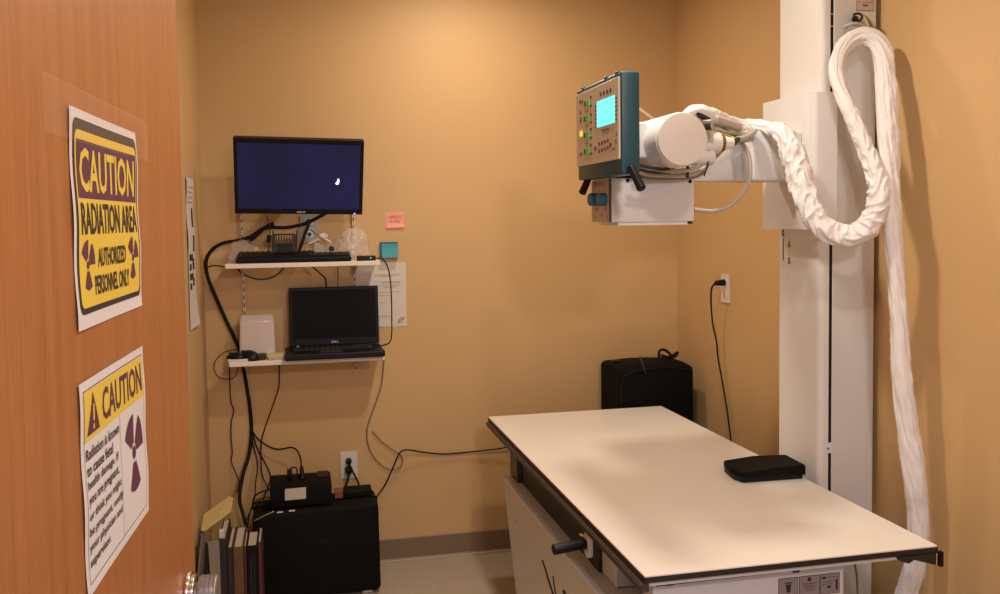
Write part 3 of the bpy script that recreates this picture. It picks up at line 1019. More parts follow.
# ------------------------------------------------------------------ black case, power box and outlet bits on the floor
caseL, caseR = -.198, .292
case = thing('equipment_case', ((caseL + caseR) / 2, 3.72, 0), 'large black hard case standing on the floor under the shelves', 'case')
bm = B()
box(bm, (caseL, 3.60, .012), (caseR, 3.805, .372), .020, 4)
for v in bm.verts:
    if v.co.x > caseR - .03:
        v.co.x += .012 * max(0, 1 - abs(v.co.z - .16) / .19)
for v in bm.verts:
    k = (v.co.x - caseL) / (caseR - caseL)
    if v.co.z > .2:
        v.co.z -= (1 - k) * .010
obj('shell', bm, 'blackm', case, smooth=40)
obj('lid_seam', box(B(), (caseL + .003, 3.690, .010), (caseR + .002, 3.694, .3735), .006, 1), 'black', case)
for x in (caseL + .05, caseR - .05):
    for y_ in (3.62, 3.74):
        obj('foot', box(B(), (x - .02, y_, 0), (x + .02, y_ + .04, .016), .003, 1), 'white2', case)
bm = B()
c0 = V(((caseL + caseR) / 2 + .03, 3.5985, .235))
box(bm, c0 - V((.012, .001, .008)), c0 + V((.012, .001, .008)), .002, 1)
obj('badge', bm, 'black', case)
bm = tube(B(), [(caseL + .13, 3.70, .366), (caseL + .14, 3.70, .372), (caseL + .25, 3.70, .376), (caseL + .26, 3.70, .366)], .006, 8)
obj('carry_handle', bm, 'black', case, smooth=50)
obj('torn_label', box(B(), at(277, 513, 3.598), at(283, 511.3, 3.5965)), 'silver', case)
obj('torn_label', box(B(), at(289, 511.5, 3.598), at(295, 509.8, 3.5965)), 'silver', case)
bm = B()
tube(bm, [at(254, 521, 3.592), at(262, 517, 3.592), at(270, 513, 3.592), at(274, 511.5, 3.594)], .0018, 6)
obj('metal_strip', bm, 'steel', case)

uz = .3726
ua, ub = at(270, 500, 3.63).x, at(332, 500, 3.63).x
ups = thing('power_backup_box', ((ua + ub) / 2, 3.70, uz), 'dark power box with a white label standing on the black case', 'power supply')
uzt = at(300, 484, 3.63).z
bm = box(B(), (ua, 3.63, uz), (ub, 3.79, uzt), .006, 2)
obj('housing', bm, 'blackm', ups, smooth=40)
bm = B()
bm.faces.new([bm.verts.new(V((p.x, 3.6293, p.z))) for p in (at(285, 500.5, 3.63), at(306, 498.5, 3.63), at(306, 487, 3.63), at(285, 489, 3.63))])
obj('label', bm, 'label', ups, label='white printed label')
bm = B()
box(bm, (ub - .055, 3.70, uzt), (ub - .008, 3.78, uzt + .006), .002, 1)
obj('socket_strip', bm, 'black', ups)
pc = at(290, 478, 3.70)
t = thing('jumper_cord', (pc.x, 3.70, uzt), 'short black cord and plug arching over the top of the power box', 'cable')
obj('plug', box(B(), (pc.x - .011, 3.69, uzt), (pc.x + .009, 3.715, uzt + .042), .004, 2), 'black', t, smooth=40)
obj('cord', tube(B(), [V((at(289, 470, 3.70).x, 3.702, uzt + .038)), at(291, 468, 3.71), at(294.5, 467.3, 3.74), at(297, 470, 3.78), at(297, 480, 3.80)], .0028, 8), 'cable', t, smooth=60)
a = at(335, 499, 3.70)
tag(obj('small_red_box', box(B(), (a.x, 3.70, uz), (at(343, 499, 3.70).x, 3.75, uz + .028), .001, 1), 'orange'), 'tiny reddish box on the black case right of the power box', 'box')
a, b = at(344, 497, 3.72).x, at(372, 497, 3.72).x
tag(obj('flat_black_box', box(B(), (a, 3.70, uz), (b, 3.79, uz + .022), .003, 1), 'blackm'), 'flat black box lying on the right end of the black case', 'box')


# ------------------------------------------------------------------ books and folders left of the case
def book(name, xa_, xb__, cover, z1, lab, y0=3.43, y1=3.595, lean=0.0, spine=None):
    t = thing(name, ((xa_ + xb__) / 2, (y0 + y1) / 2, 0), lab, 'book', 'books standing beside the black case')
    c = min(.0045, (xb__ - xa_) * .2)
    sh = Matrix.Identity(4)
    sh[0][2] = lean
    piv = Matrix.Translation((xa_, 0, 0)) @ sh @ Matrix.Translation((-xa_, 0, 0))
    bm = box(B(), (xa_, y0, .001), (xa_ + c, y1, z1))
    box(bm, (xb__ - c, y0, .001), (xb__, y1, z1))
    box(bm, (xa_, y0 - .004, .001), (xb__, y0, z1), .0015, 1)
    obj('cover', bm, cover, t, xf=piv)
    obj('pages', box(B(), (xa_ + c, y0, .006), (xb__ - c, y1 - .006, z1 - .004)), 'cream', t, xf=piv)
    if spine:
        obj('spine_print', box(B(), (xa_ + (xb__ - xa_) * .3, y0 - .0050, .08), (xa_ + (xb__ - xa_) * .42, y0 - .0042, z1 - .04)), spine, t, xf=piv)
        obj('spine_print', box(B(), (xa_ + (xb__ - xa_) * .62, y0 - .0050, .08), (xa_ + (xb__ - xa_) * .70, y0 - .0042, z1 - .04)), spine, t, xf=piv)
    return t


zb = .304


def bx(px):
    return at(px, 548, 3.43).x


binder = book('ring_binder', bx(219), bx(226.5), 'dbrown', .338, 'tall dark brown binder, leftmost of the books beside the case', y1=3.66)
book('hardcover_book', bx(227), bx(232.8), 'dbrown', zb, 'thin black hardcover between the brown binder and the tan book', y1=3.66)
book('hardcover_book', bx(233.2), bx(243.3), 'brown', zb, 'tan-brown hardcover book in the middle of the row beside the case', y1=3.66)
book('hardcover_book', bx(243.7), bx(246.3), 'red', zb, 'very thin dark red book against the tan one', y1=3.60)
book('hardcover_book', bx(246.7), bx(257.5), 'black', zb, 'thick black book with pale lines on its spine beside the case', spine='dgrey')
book('hardcover_book', bx(258), bx(261.5), 'maroon', zb + .012, 'thin maroon book standing against the black case')
a = at(221.3, 526, 3.44)
obj('paper_tab', box(B(), (a.x - .008, 3.435, .3385), (a.x + .008, 3.47, .362)), 'paper', binder, label='small white tab on top')


def slab(name, pts, th, m, lab, cat='folder', grp=None):
    pts = [V(p) for p in pts]
    n_ = (pts[1] - pts[0]).cross(pts[2] - pts[0]).normalized() * th
    return tag(obj(name, prism(B(), pts, n_), m), lab, cat, grp)


slab('manila_folder', [at(201, 530.5, 3.40), at(204, 514, 3.46), at(230, 496, 3.52), at(233.5, 498, 3.52), at(231, 511.7, 3.48), at(205, 531, 3.40)], .004, 'manila', 'yellow manila folder lying aslant on top of the standing folders')
slab('grey_folder', [at(207.5, 542, 3.33), at(218.5, 540, 3.34), at(221.5, 620, 3.34), at(213, 622, 3.33)], -.012, 'greyb', 'grey file folder standing left of the brown binder')
slab('grey_cardboard', [at(202.5, 534, 3.30), at(203.6, 534, 3.42), at(198, 625, 3.42), at(193, 625, 3.30)], .003, 'greyb', 'thin grey sheet of cardboard leaning between the door and the grey folder')
slab('black_folder', [at(205, 542, 3.40), at(210, 546, 3.40), at(214, 625, 3.40), at(201, 625, 3.40)], .004, 'dbrown', 'black folder standing behind the grey one')
slab('paper_sheet', [at(191.5, 514, 3.50), at(195.5, 503, 3.52), at(200, 530, 3.50), at(196, 560, 3.48), at(192, 545, 3.48)], .002, 'cream', 'curled cream paper poking out behind the door edge', 'paper')
slab('grey_folder', [at(197, 530, 3.45), at(204, 530, 3.45), at(206, 625, 3.45), at(196, 625, 3.45)], .006, 'greyb', 'grey folder nearest the door among the standing files')

# ------------------------------------------------------------------ black soft bag behind the table
bagx0, bagx1 = 1.321, 1.657
bag = thing('equipment_bag', (1.489, 3.74, 0), 'tall black soft equipment bag standing in the corner behind the table', 'bag')
bm = B()
n = 28
prof = []
for k in range(n + 1):
    s = k / n
    z = .866 - .004 * (2 * s - 1) ** 4 - (.012 * max(0, (s - .93) / .07) ** 2) - (.012 * max(0, (.07 - s) / .07) ** 2)
    prof.append((bagx0 + (bagx1 - bagx0) * s, z))
rings = []
ys = [(3.612, -.05), (3.616, -.016), (3.632, -.002), (3.70, 0), (3.80, 0), (3.855, -.004), (3.865, -.02)]
for y, dz in ys:
    ins = .008 if abs(dz) > .03 else (.002 if abs(dz) > .01 else 0)
    ring = [bm.verts.new((bagx0 + ins, y, .004))]
    for x, z in prof:
        xx = min(max(x, bagx0 + ins), bagx1 - ins)
        ring.append(bm.verts.new((xx, y + (.004 * noise.noise(V((x * 8, z * 5, y)))), z + dz + .004 * noise.noise(V((x * 14, y * 9, 1))))))
    ring.append(bm.verts.new((bagx1 - ins, y, .004)))
    rings.append(ring)
for a, b in zip(rings, rings[1:]):
    for k in range(len(a)):
        kk = (k + 1) % len(a)
        bm.faces.new((a[k], a[kk], b[kk], b[k]))
bm.faces.new(list(reversed(rings[0])))
bm.faces.new(rings[-1])
bmesh.ops.recalc_face_normals(bm, faces=bm.faces[:])
obj('body', bm, 'bagf', bag, smooth=50)
zz = .862
bm = tube(B(), [(bagx0 + .006, 3.613, zz - .20), (bagx0 + .007, 3.612, zz - .07), (bagx0 + .03, 3.612, zz - .030), (bagx0 + .11, 3.611, zz - .012), (bagx0 + .20, 3.611, zz - .008), (bagx1 - .08, 3.611, zz - .014), (bagx1 - .02, 3.612, zz - .028), (bagx1 - .006, 3.613, zz - .08), (bagx1 - .006, 3.613, .1)], .003, 8)
obj('zip_piping', bm, 'black', bag, smooth=60)
h0 = at(659, 357, 3.74); h1 = at(677, 355, 3.74)
bm = B()
tube(bm, [h0 + V((0, 0, -.006)), at(659.5, 351, 3.74), at(664, 349.8, 3.74), at(669, 353, 3.74), at(671.5, 357.5, 3.74), at(667, 357, 3.73), at(661, 355, 3.74)], .0062, 8)
tube(bm, [at(668, 357.5, 3.74), at(673, 355, 3.74), at(677.5, 352.3, 3.74), at(676, 356, 3.74), at(671, 358, 3.74)], .0055, 8)
obj('carry_strap', bm, 'black', bag, smooth=60)
bm = B()
sb = at(609.5, 357, 3.72)
box(bm, (bagx0 + .012, 3.73, .858), (bagx0 + .044, 3.76, .873), .002, 1)
obj('side_buckle', bm, 'black', bag)
bm = tube(B(), [at(640, 356.5, 3.78), at(641.5, 361, 3.66), at(644, 368, 3.606), at(646, 374, 3.604)], .0035, 6)
obj('zip_pull', bm, 'dgrey', bag, smooth=60)

# ================================================================== X-RAY TABLE
TX0, TX1, TY0, TY1, TZ = .738, 1.488, 1.868, 3.566, .700
tb = thing('x_ray_table', (1.11, 2.72, 0), 'long white-topped x-ray examination table in the middle of the room', 'table')
obj('table_top', box(B(), (TX0, TY0, TZ - .005), (TX1, TY1, TZ), .0012, 1), 'laminate', tb)
obj('edge_band', box(B(), (TX0 - .001, TY0 - .001, TZ - .017), (TX1 + .001, TY1 + .001, TZ - .0045)), 'edge', tb)


def rail(x0, x1):
    bm = B()
    box(bm, (x0, TY0 + .002, TZ - .040), (x1, TY1 - .002, TZ - .019), .002, 1)
    s = -1 if x0 < 1 else 1
    xo = x0 if s < 0 else x1
    box(bm, (min(xo, xo + s * .003), TY0 + .002, TZ - .029), (max(xo, xo + s * .003), TY1 - .002, TZ - .022))
    return bm


obj('side_rail', rail(TX0 - .008, TX0 + .012), 'rail', tb)
obj('side_rail', rail(TX1 - .012, TX1 + .008), 'rail', tb)
obj('rail_cap', box(B(), (TX1 + .001, TY0 - .008, TZ - .052), (TX1 + .013, TY0 + .005, TZ - .014), .003, 2), 'black', tb)
obj('rail_cap', box(B(), (TX1 - .006, TY0 - .004, TZ - .048), (TX1 - .002, TY0 + .004, TZ - .018), .0005, 1), 'chrome', tb, label='bright metal rail insert')
bm = prism(B(), [V((TX1 - .085, TY0 - .002, TZ - .019)), V((TX1 - .008, TY0 - .002, TZ - .019)), V((TX1 - .008, TY0 - .002, TZ - .047)), V((TX1 - .030, TY0 - .002, TZ - .040)), V((TX1 - .072, TY0 - .002, TZ - .027))], V((0, .02, 0)))
obj('corner_clamp', bm, 'dgrey', tb)
bm = prism(B(), [V((TX1 - .108, TY0 - .004, TZ - .019)), V((TX1 - .062, TY0 - .004, TZ - .019)), V((TX1 - .066, TY0 - .004, TZ - .028)), V((TX1 - .080, TY0 - .004, TZ - .036)), V((TX1 - .100, TY0 - .004, TZ - .030))], V((0, .02, 0)))
obj('lock_lever', bm, 'dgrey', tb)
# end bar under the front edge
obj('end_rail', box(B(), (TX0 + .012, TY0 + .012, TZ - .030), (TX1 - .012, TY0 + .030, TZ - .0175)), 'white2', tb)
# moving carriage / bucky body under the top
f0 = atz(616, 588, .533)
obj('bucky_body', box(B(), (.781, atx(602, 565, f0.x).y, .531), (1.26, 3.19, TZ - .02), .002, 1), 'edge', tb)
obj('end_block', box(B(), (.765, 3.19, .531), (1.26, 3.30, TZ - .02), .003, 1), 'rail', tb)
bm = box(B(), (.785, 1.935, .42), (1.281, 1.995, TZ - .034), .004, 2)
obj('front_panel', bm, 'white2', tb)
a, b = at(656, 585.0, 1.934), at(843, 563.5, 1.934)
obj('trim_line', prism(B(), [V((a.x, 1.9345, a.z)), V((b.x, 1.9345, b.z)), V((b.x, 1.9345, b.z - .0035)), V((a.x, 1.9345, a.z - .0035))], V((0, -.002, 0))), 'dgrey', tb)
for px_, py_ in ((669, 583), (795, 570)):
    c = at(px_, py_, 1.93)
    obj('catch', box(B(), c - V((.009, .008, .004)), c + V((.009, .004, .006)), .002, 1), 'dgrey', tb)
# rating labels
for i, (xa_, xb__) in enumerate(((778.5, 798), (799, 819.5), (820.2, 839.5))):
    t1, t2 = at(xa_, 579 - (xa_ - 778) * .11, 1.934), at(xb__, 579 - (xb__ - 778) * .11, 1.934)
    lb = obj('rating_label', box(B(), (t1.x, 1.9335, t1.z - .050), (t2.x, 1.9347, t1.z)), 'labelg', tb)
    wv = t2.x - t1.x
    if i == 0:
        bms = [poly2d([(wv * .35, .034), (wv * .65, .034), (wv * .58, .014), (wv * .42, .014)]), rect2d(wv * .30, .036, wv * .70, .039), rect2d(wv * .32, .006, wv * .68, .009)]
    elif i == 1:
        bms = [rect2d(wv * .42, .036, wv * .58, .046), rect2d(wv * .15, .030, wv * .85, .0315), rect2d(wv * .25, .025, wv * .75, .0265), rect2d(wv * .2, .020, wv * .8, .0215), rect2d(wv * .3, .014, wv * .7, .0155)]
    else:
        bms = [rect2d(wv * .08, .038, wv * .3, .043), rect2d(wv * .4, .040, wv * .9, .0412), rect2d(wv * .1, .030, wv * .8, .0312), rect2d(wv * .1, .024, wv * .6, .0252), rect2d(wv * .35, .014, wv * .55, .020), rect2d(wv * .8, .008, wv * .9, .034)]
    obj('label_print', sheetmap(join(bms), V((t1.x, 1.9335, t1.z - .050)), V((1, 0, 0)), WZ, V((0, -1, 0)), .0004), 'ink', lb)
    obj('label_border', sheetmap(frame2d(0, 0, wv, .050, .0012), V((t1.x, 1.9335, t1.z - .050)), V((1, 0, 0)), WZ, V((0, -1, 0)), .0004), 'ink', lb)
# pedestal cover with a sloping far end and a shelf-like ledge
BZ = .53
pe = atz(503, 476.5, BZ); pn = atz(597, 592.5, BZ)
BX = (pe.x + pn.x) / 2
Ybk, Yfr = pe.y, 1.98
bm = prism(B(), [V((BX, Yfr, .06)), V((BX, Yfr, BZ)), V((BX, Ybk, BZ)), V((BX, Ybk - .24, .06))], V((1.268 - BX, 0, 0)))
bmesh.ops.bevel(bm, geom=bm.edges[:], offset=.001, segments=1, affect='EDGES')
obj('pedestal_cover', bm, 'white2', tb, smooth=30)
obj('cover_lip', box(B(), (BX - .004, Yfr, BZ - .002), (BX + .001, Ybk - .003, BZ + .003)), 'white', tb)  # whiter than the cover, the lit line of the edge put into its colour
obj('plinth', box(B(), (BX + .05, Yfr + .08, 0), (1.24, Ybk - .30, .065)), 'dgrey', tb)
obj('screw', cyl(B(), V((BX - .001, atx(517, 522, BX).y, atx(517, 522, BX).z)), V((BX + .002, atx(517, 522, BX).y, atx(517, 522, BX).z)), .004, seg=12), 'dgrey', tb)
# painted strokes on the cover side
for pts_, w_ in ((((541.5, 560), (545, 571), (549, 585), (556, 604)), 1.6), (((552.3, 576), (553.5, 586), (556, 600)), 1.3), (((562, 590), (563, 594), (566, 606)), 3.0), (((547, 575), (551, 588), (553, 606)), .9)):
    P = [atx(x, y, BX - .0006) for x, y in pts_]
    Pb = [atx(x + w_, y, BX - .0006) for x, y in pts_]
    bm = B()
    for i in range(len(P) - 1):
        bm.faces.new([bm.verts.new(q) for q in (P[i], Pb[i], Pb[i + 1], P[i + 1])])
    obj('painted_stroke', bm, 'ink', tb)
# lock handle
hp = atz(553.5, 548.3, .620); hq = atz(588, 542.5, .622)
hq = V((.740, hp.y + .004, .623)); hp = V((.645, hp.y, .616))
hd = obj('lock_handle', cyl(B(), hp, hq, .0145, .0135, 24, bev=.004), 'black', tb, smooth=40)
br0 = atz(590, 546, .615)
bm = B()
cyl(bm, (.739, hp.y + .001, .603), (.753, hp.y + .001, .603), .018, seg=24, bev=.002)
box(bm, (.739, hp.y - .017, .603), (.753, hp.y + .019, .662), .002, 1)
obj('handle_bracket', bm, 'white', tb, smooth=40)
obj('bracket_screw', cyl(B(), (.732, hp.y + .03, .640), (.739, hp.y + .016, .640), .004, seg=10), 'chrome', tb)
# white side block near the front
obj('side_block', box(B(), (f0.x, f0.y, BZ + .0028), (f0.x + .30, atx(602, 565, f0.x).y, .668), .003, 1), 'white2', tb)

# foot pedal on the table
ped = thing('foot_pedal', (1.40, 2.52, TZ), 'black wedge-shaped foot pedal lying on the white table top', 'foot switch')
A = atz(743, 483, TZ + .001); Bq = atz(803, 478.5, TZ + .001)
ex = (Bq - A); ex.z = 0; Lx = ex.length; ex.normalize(); ey = V((-ex.y, ex.x, 0))
Dd = .125


def pp(x, y, z):
    return A + ex * x + ey * y + V((0, 0, z))


bm = B()
base_ = [(0, 0), (Lx, 0), (Lx, Dd), (-.002, Dd), (-.012, .04)]
bmv = [bm.verts.new(pp(x, y, 0)) for x, y in base_]
bmt = [bm.verts.new(pp(x, y, .024)) for x, y in base_]
bm.faces.new(list(reversed(bmv))); bm.faces.new(bmt)
for i in range(5):
    bm.faces.new((bmv[i], bmv[(i + 1) % 5], bmt[(i + 1) % 5], bmt[i]))
bmesh.ops.bevel(bm, geom=bm.edges[:], offset=.002, segments=2, affect='EDGES')
obj('base', bm, 'black', ped, smooth=35)
bm = B()
tp = [(-.002, -.004, .026), (Lx * .45, -.006, .036), (Lx + .004, -.006, .040), (Lx + .006, Dd - .01, .040), (Lx * .50, Dd, .040), (-.004, Dd, .032), (-.018, .045, .028)]
bb = [bm.verts.new(pp(x, y, max(.016, z - .022))) for x, y, z in tp]
tt = [bm.verts.new(pp(x, y, z + .004)) for x, y, z in tp]
bm.faces.new(list(reversed(bb))); bm.faces.new(tt)
for i in range(7):
    bm.faces.new((bb[i], bb[(i + 1) % 7], tt[(i + 1) % 7], tt[i]))
bmesh.ops.bevel(bm, geom=bm.edges[:], offset=.002, segments=2, affect='EDGES')
obj('treadle', bm, 'blackm', ped, smooth=35)
obj('side_guard', box(B(), pp(Lx - .001, -.004, .012), pp(Lx + .006, .030, .040), .001, 1), 'black', ped)

# ================================================================== X-RAY TUBE STAND
st = thing('x_ray_tube_stand', (1.61, 2.55, 0), 'tall white column with an arm carrying the x-ray tube head and control panel', 'x-ray machine')
CXa, CXb, CYa, CYb, CT = 1.52, 1.705, 2.43, 2.66, 2.53
XS0, XS1 = 1.5515, 1.5615


def rounded_xy(x0, x1, y0, y1, z0, z1, r, n=10, rn=True):
    pts = [(x0, y1)]
    for k in range(n + 1):
        a = PI + PI / 2 * k / n
        pts.append((x0 + r + r * math.cos(a), y0 + r + r * math.sin(a)))
    pts += [(x1, y0), (x1, y1)]
    return prism(B(), [V((x, y, z0)) for x, y in pts], V((0, 0, z1 - z0)))


obj('column', rounded_xy(CXa, XS0, CYa, CYb, .02, CT, .018), 'white', st, smooth=25)
obj('column_cover', box(B(), (XS1, CYa, .02), (CXb, CYb, CT), .003, 1), 'white2', st)
obj('track_slot', box(B(), (XS0 - .001, CYa + .0015, .03), (XS1 + .001, CYa + .20, CT - .01)), 'gap', st)  # nearly flush black fill, paints in the shade of the slot
bm = B()
c = at(828.2, 448, CYa)
box(bm, (XS0 - .001, CYa - .0005, c.z - .016), (XS1 + .001, CYa + .004, c.z + .016))
obj('slot_clip', bm, 'white', st)
obj('clip_screw', cyl(B(), (c.x - .001, CYa + .002, c.z - .001), (c.x - .001, CYa - .002, c.z - .001), .0028, seg=12), 'black', st)
for pz in (14, 26):
    c = at(830.5, pz, CYa)
    obj('slot_clip', box(B(), (XS0 - .001, CYa + .0005, c.z - .0015), (XS1 + .001, CYa + .004, c.z + .0015)), 'steel', st)
obj('floor_foot', box(B(), (CXa - .04, CYa - .05, .0), (CXb + .012, CYb + .05, .03), .004, 1), 'dgrey', st)
# scale marks down the side face
bm = B()
bms = []
OX = CXa - .0006
a0, a1 = atx(783.3, 238, OX), atx(783.3, 260.5, OX)
bm.faces.new([bm.verts.new(V((OX, yy, z_))) for yy, z_ in ((a0.y + .003, a0.z), (a0.y - .002, a0.z), (a0.y - .002, a1.z), (a0.y + .003, a1.z))])
for px_, py_, s in ((789, 242, 1), (789, 258.5, 1), (783, 231, 1.2)):
    c = atx(px_, py_, OX)
    for k in range(8):
        a = [2 * PI * (k + j) / 8 for j in range(2)]
        bm.faces.new([bm.verts.new(q) for q in (c, c + V((0, math.cos(a[0]), math.sin(a[0]))) * .0045, c + V((0, math.cos(a[1]), math.sin(a[1]))) * .0045)])
    tb_ = text2d('2', -.010, -.005, .010, .006, .03)
    for v in tb_.verts:
        v.co = V((OX, c.y - v.co.x, c.z - .0115 + v.co.y))
    me_ = bpy.data.meshes.new('q'); tb_.to_mesh(me_); tb_.free(); bm.from_mesh(me_); bpy.data.meshes.remove(me_)
obj('height_scale', bm, 'ink', st)
# rating plate at the top of the cover
a, b = at(856, -14, CYa), at(873, 11, CYa)
rp = obj('rating_plate', box(B(), (a.x, CYa - .0015, b.z), (b.x, CYa - .0002, a.z)), 'label', st)
LL = [frame2d(0, 0, b.x - a.x, a.z - b.z, .0015), rect2d(.022, .012, .040, .018)] + [rect2d(.004, .024 + k * .008, b.x - a.x - .004, .0255 + k * .008) for k in range(7)]
obj('plate_print', sheetmap(join(LL), V((a.x, CYa - .0016, b.z)), V((1, 0, 0)), WZ, V((0, -1, 0)), .0002), 'redk', rp)

# carriage around the column
CZ0, CZ1 = 1.457, 1.857
bm = rounded_xy(1.46, 1.5515, 2.392, 2.66, CZ0, CZ1, .035)
obj('carriage', bm, 'white', st, smooth=25)
# horizontal arm
obj('arm', box(B(), (1.302, 2.43, 1.601), (1.462, 2.57, 1.744), .006, 3), 'white2', st, smooth=35)
obj('inner_arm', box(B(), (1.00, 2.50, 1.603), (1.31, 2.555, 1.722), .004, 2), 'white2', st, smooth=35)
obj('arm_bracket', box(B(), (.93, 2.36, 1.60), (1.06, 2.53, 1.735), .012, 3), 'white', st, smooth=35)

# tube head
tc_ = V((.927, 2.08, 1.689))
bm = B()
cyl(bm, tc_ + V((0, .006, 0)), tc_ + V((0, .46, 0)), .067, seg=56, bev=.006)
th = obj('tube_housing', bm, 'white', st, smooth=35)
obj('end_cap', cyl(B(), tc_, tc_ + V((0, .02, 0)), .0645, seg=56, bev=.0015), mat('cap_enamel', (.66, .60, .53), .45, var=.01), th, smooth=35)
s_ = atx(654.5, 135, .865)
obj('cap_screw', cyl(B(), (.8625, 2.13, 1.703), (.868, 2.13, 1.703), .003, seg=10), 'dgrey', th)
# cable receptacle pointing to the column
q0, q1, q2, q3, q4 = V((.985, 2.21, 1.692)), at(718, 139.5, 2.22), at(722.5, 139.5, 2.22), at(733, 139.5, 2.22), at(739, 138.5, 2.24)
q1.z = q2.z = q3.z = q0.z
obj('receptacle', cyl(B(), q0, q1, .0285, seg=32, bev=.003), 'white', th, smooth=35)
obj('receptacle_ring', cyl(B(), q1, q2, .0225, seg=28), 'brown', th, smooth=35)
obj('strain_relief', cyl(B(), q2, q3, .0195, .0125, seg=24, bev=.002), 'white', th, smooth=35)
obj('cable_ferrule', cyl(B(), q3, q4, .008, .007, seg=16), 'dgrey', th, smooth=35)
c = at(710.5, 137, 2.19)
obj('receptacle_label', box(B(), c - V((.006, .0035, .015)), c + V((.006, .0, .013))), 'greyc', th)
c = at(711, 150, 2.20)
obj('tube_neck', cyl(B(), V((.97, 2.215, 1.655)), V((c.x + .012, 2.215, 1.655)), .022, seg=24, bev=.003), 'white2', th, smooth=35)
c = at(707.5, 124, 2.145)
obj('upper_receptacle', cyl(B(), c + V((-.02, .03, .0)), c + V((.013, 0, 0)), .0125, seg=24, bev=.003), 'greyc', th, smooth=35)
obj('upper_receptacle_band', cyl(B(), c + V((-.012, .016, -.003)), c + V((.010, -.001, -.003)), .0128, seg=24), 'dgrey', th, smooth=35)

# collimator
obj('collimator_mount', cyl(B(), (.925, 2.335, 1.60), (.925, 2.335, 1.64), .085, seg=36, bev=.003), 'dgrey', st, smooth=35)
co = obj('collimator', box(B(), (.802, 2.25, 1.487), (1.034, 2.405, 1.602), .0025, 2), 'white2', st, smooth=35)
obj('lower_tray', box(B(), (.822, 2.256, 1.478), (1.022, 2.398, 1.488), .001, 1), 'white', co)
obj('tray_clip', box(B(), (1.018, 2.251, 1.480), (1.030, 2.27, 1.488)), 'dgrey', co)
obj('side_plate', box(B(), (.7985, 2.256, 1.489), (.802, 2.402, 1.600), .0005, 1), 'face2', co)
obj('plate_edge', box(B(), (.7975, 2.2485, 1.487), (.802, 2.256, 1.602)), 'rail', co)
for px_, py_ in ((627.5, 180.5), (690, 181.5)):
    c = at(px_, py_, 2.25)
    obj('cover_screw', cyl(B(), (c.x, 2.2515, c.z), (c.x, 2.2475, c.z), .0048, seg=14), 'black', co)
for px_ in (596.5, 605.5):
    c = atx(px_, 199.5, .799)
    bm = B()
    n = 28
    ring = []
    for xx, rr in ((.799, .0165), (.781, .0165), (.777, .0140)):
        ring.append([bm.verts.new((xx, c.y + (rr + (.0008 if k % 2 else -.0006)) * math.cos(2 * PI * k / n), c.z + (rr + (.0008 if k % 2 else -.0006)) * math.sin(2 * PI * k / n))) for k in range(n)])
    for q0, q1 in zip(ring, ring[1:]):
        for k in range(n):
            bm.faces.new((q0[k], q0[(k + 1) % n], q1[(k + 1) % n], q1[k]))
    bm.faces.new(ring[0]); bm.faces.new(ring[-1])
    bmesh.ops.recalc_face_normals(bm, faces=bm.faces[:])
    obj('shutter_knob', bm, 'tealk', co)
LL = []
for px_, py_, w_, h_ in ((599, 184, 12, 5.5), (596, 209.5, 1.6, 3), (605.5, 209, 1.6, 3), (595, 217, 2, 2), (601.5, 215, 1.4, 4), (607, 217, 1.2, 2.5)):
    c = atx(px_, py_, .798)
    yy = .0080 * w_ / 2
    zz_ = .0026 * h_ / 2
    if w_ > 5:
        for k in range(3):
            LL.append(box(B(), (.7978, c.y - yy, c.z - zz_ + k * .0045), (.7986, c.y + yy, c.z - zz_ + .002 + k * .0045)))
    else:
        LL.append(box(B(), (.7978, c.y - yy, c.z - zz_), (.7986, c.y + yy, c.z + zz_)))
for b_ in LL:
    obj('plate_mark', b_, 'labelg', co)

# control panel
PX = .757
pn_ = obj('control_panel', box(B(), (.762, 2.066, 1.603), (.811, 2.408, 1.849), .006, 3), 'teal', st, smooth=35)
obj('faceplate', box(B(), (PX, 2.070, 1.640), (.7625, 2.404, 1.836), .001, 1), 'face', pn_)
obj('top_trim', box(B(), (.758, 2.072, 1.8365), (.772, 2.402, 1.8455), .002, 1), 'tealk', pn_)
for px_ in (585, 608, 619):
    c = atx(px_, 80, .765)
    obj('trim_clip', box(B(), (.757, c.y - .008, 1.842), (.772, c.y + .008, 1.8500), .001, 1), 'teal', pn_)


def fq(px_, py_, w_, h_, name, m, th=.0015):
    """small raised patch on the panel face centred on a photo position; w_, h_ in photo pixels"""
    c = atx(px_, py_, PX)
    dy = abs(atx(px_ + w_ / 2, py_, PX).y - atx(px_ - w_ / 2, py_, PX).y) / 2
    dz = abs(atx(px_, py_ + h_ / 2, PX).z - atx(px_, py_ - h_ / 2, PX).z) / 2
    return obj(name, box(B(), (PX - th, c.y - dy, c.z - dz), (PX + .0005, c.y + dy, c.z + dz)), m, pn_)


fq(605.8, 111.9, 17.5, 26.5, 'lcd_screen', 'lcd')
for px_, py_ in ((587.5, 103.5), (587, 118.5), (587.2, 135), (587.3, 151)):
    fq(px_ + .4, py_, 3.2, 5.6, 'green_key', 'lgreen', .002)
    fq(px_ - 2.4, py_ + .6, 1.4, 4.5, 'key_marker', 'dgrey', .001)
fq(581.2, 134, 2.0, 5, 'yellow_key', 'lyellow', .002)
dark = []
for py_ in (97.5, 106, 115, 122.5, 129.5, 138, 145.5, 154):
    dark.append((591, py_ - .3, 1.7, 3))
for k in range(6):
    dark.append((595.8, 106.5 + k * 4.1, 1.3, 2.6))
    dark.append((616.2, 98 + k * 4.2, 1.3, 2.6))
for k in range(4):
    dark.append((600.7 + k * 3.3, 94.3 - k * 1.3, 1.9, 5.2))
for j in range(2):
    for k in range(4):
        dark.append((599.3 + k * 2.9, 144 + j * 7.2 - k * 1.1, 1.7, 4.2))
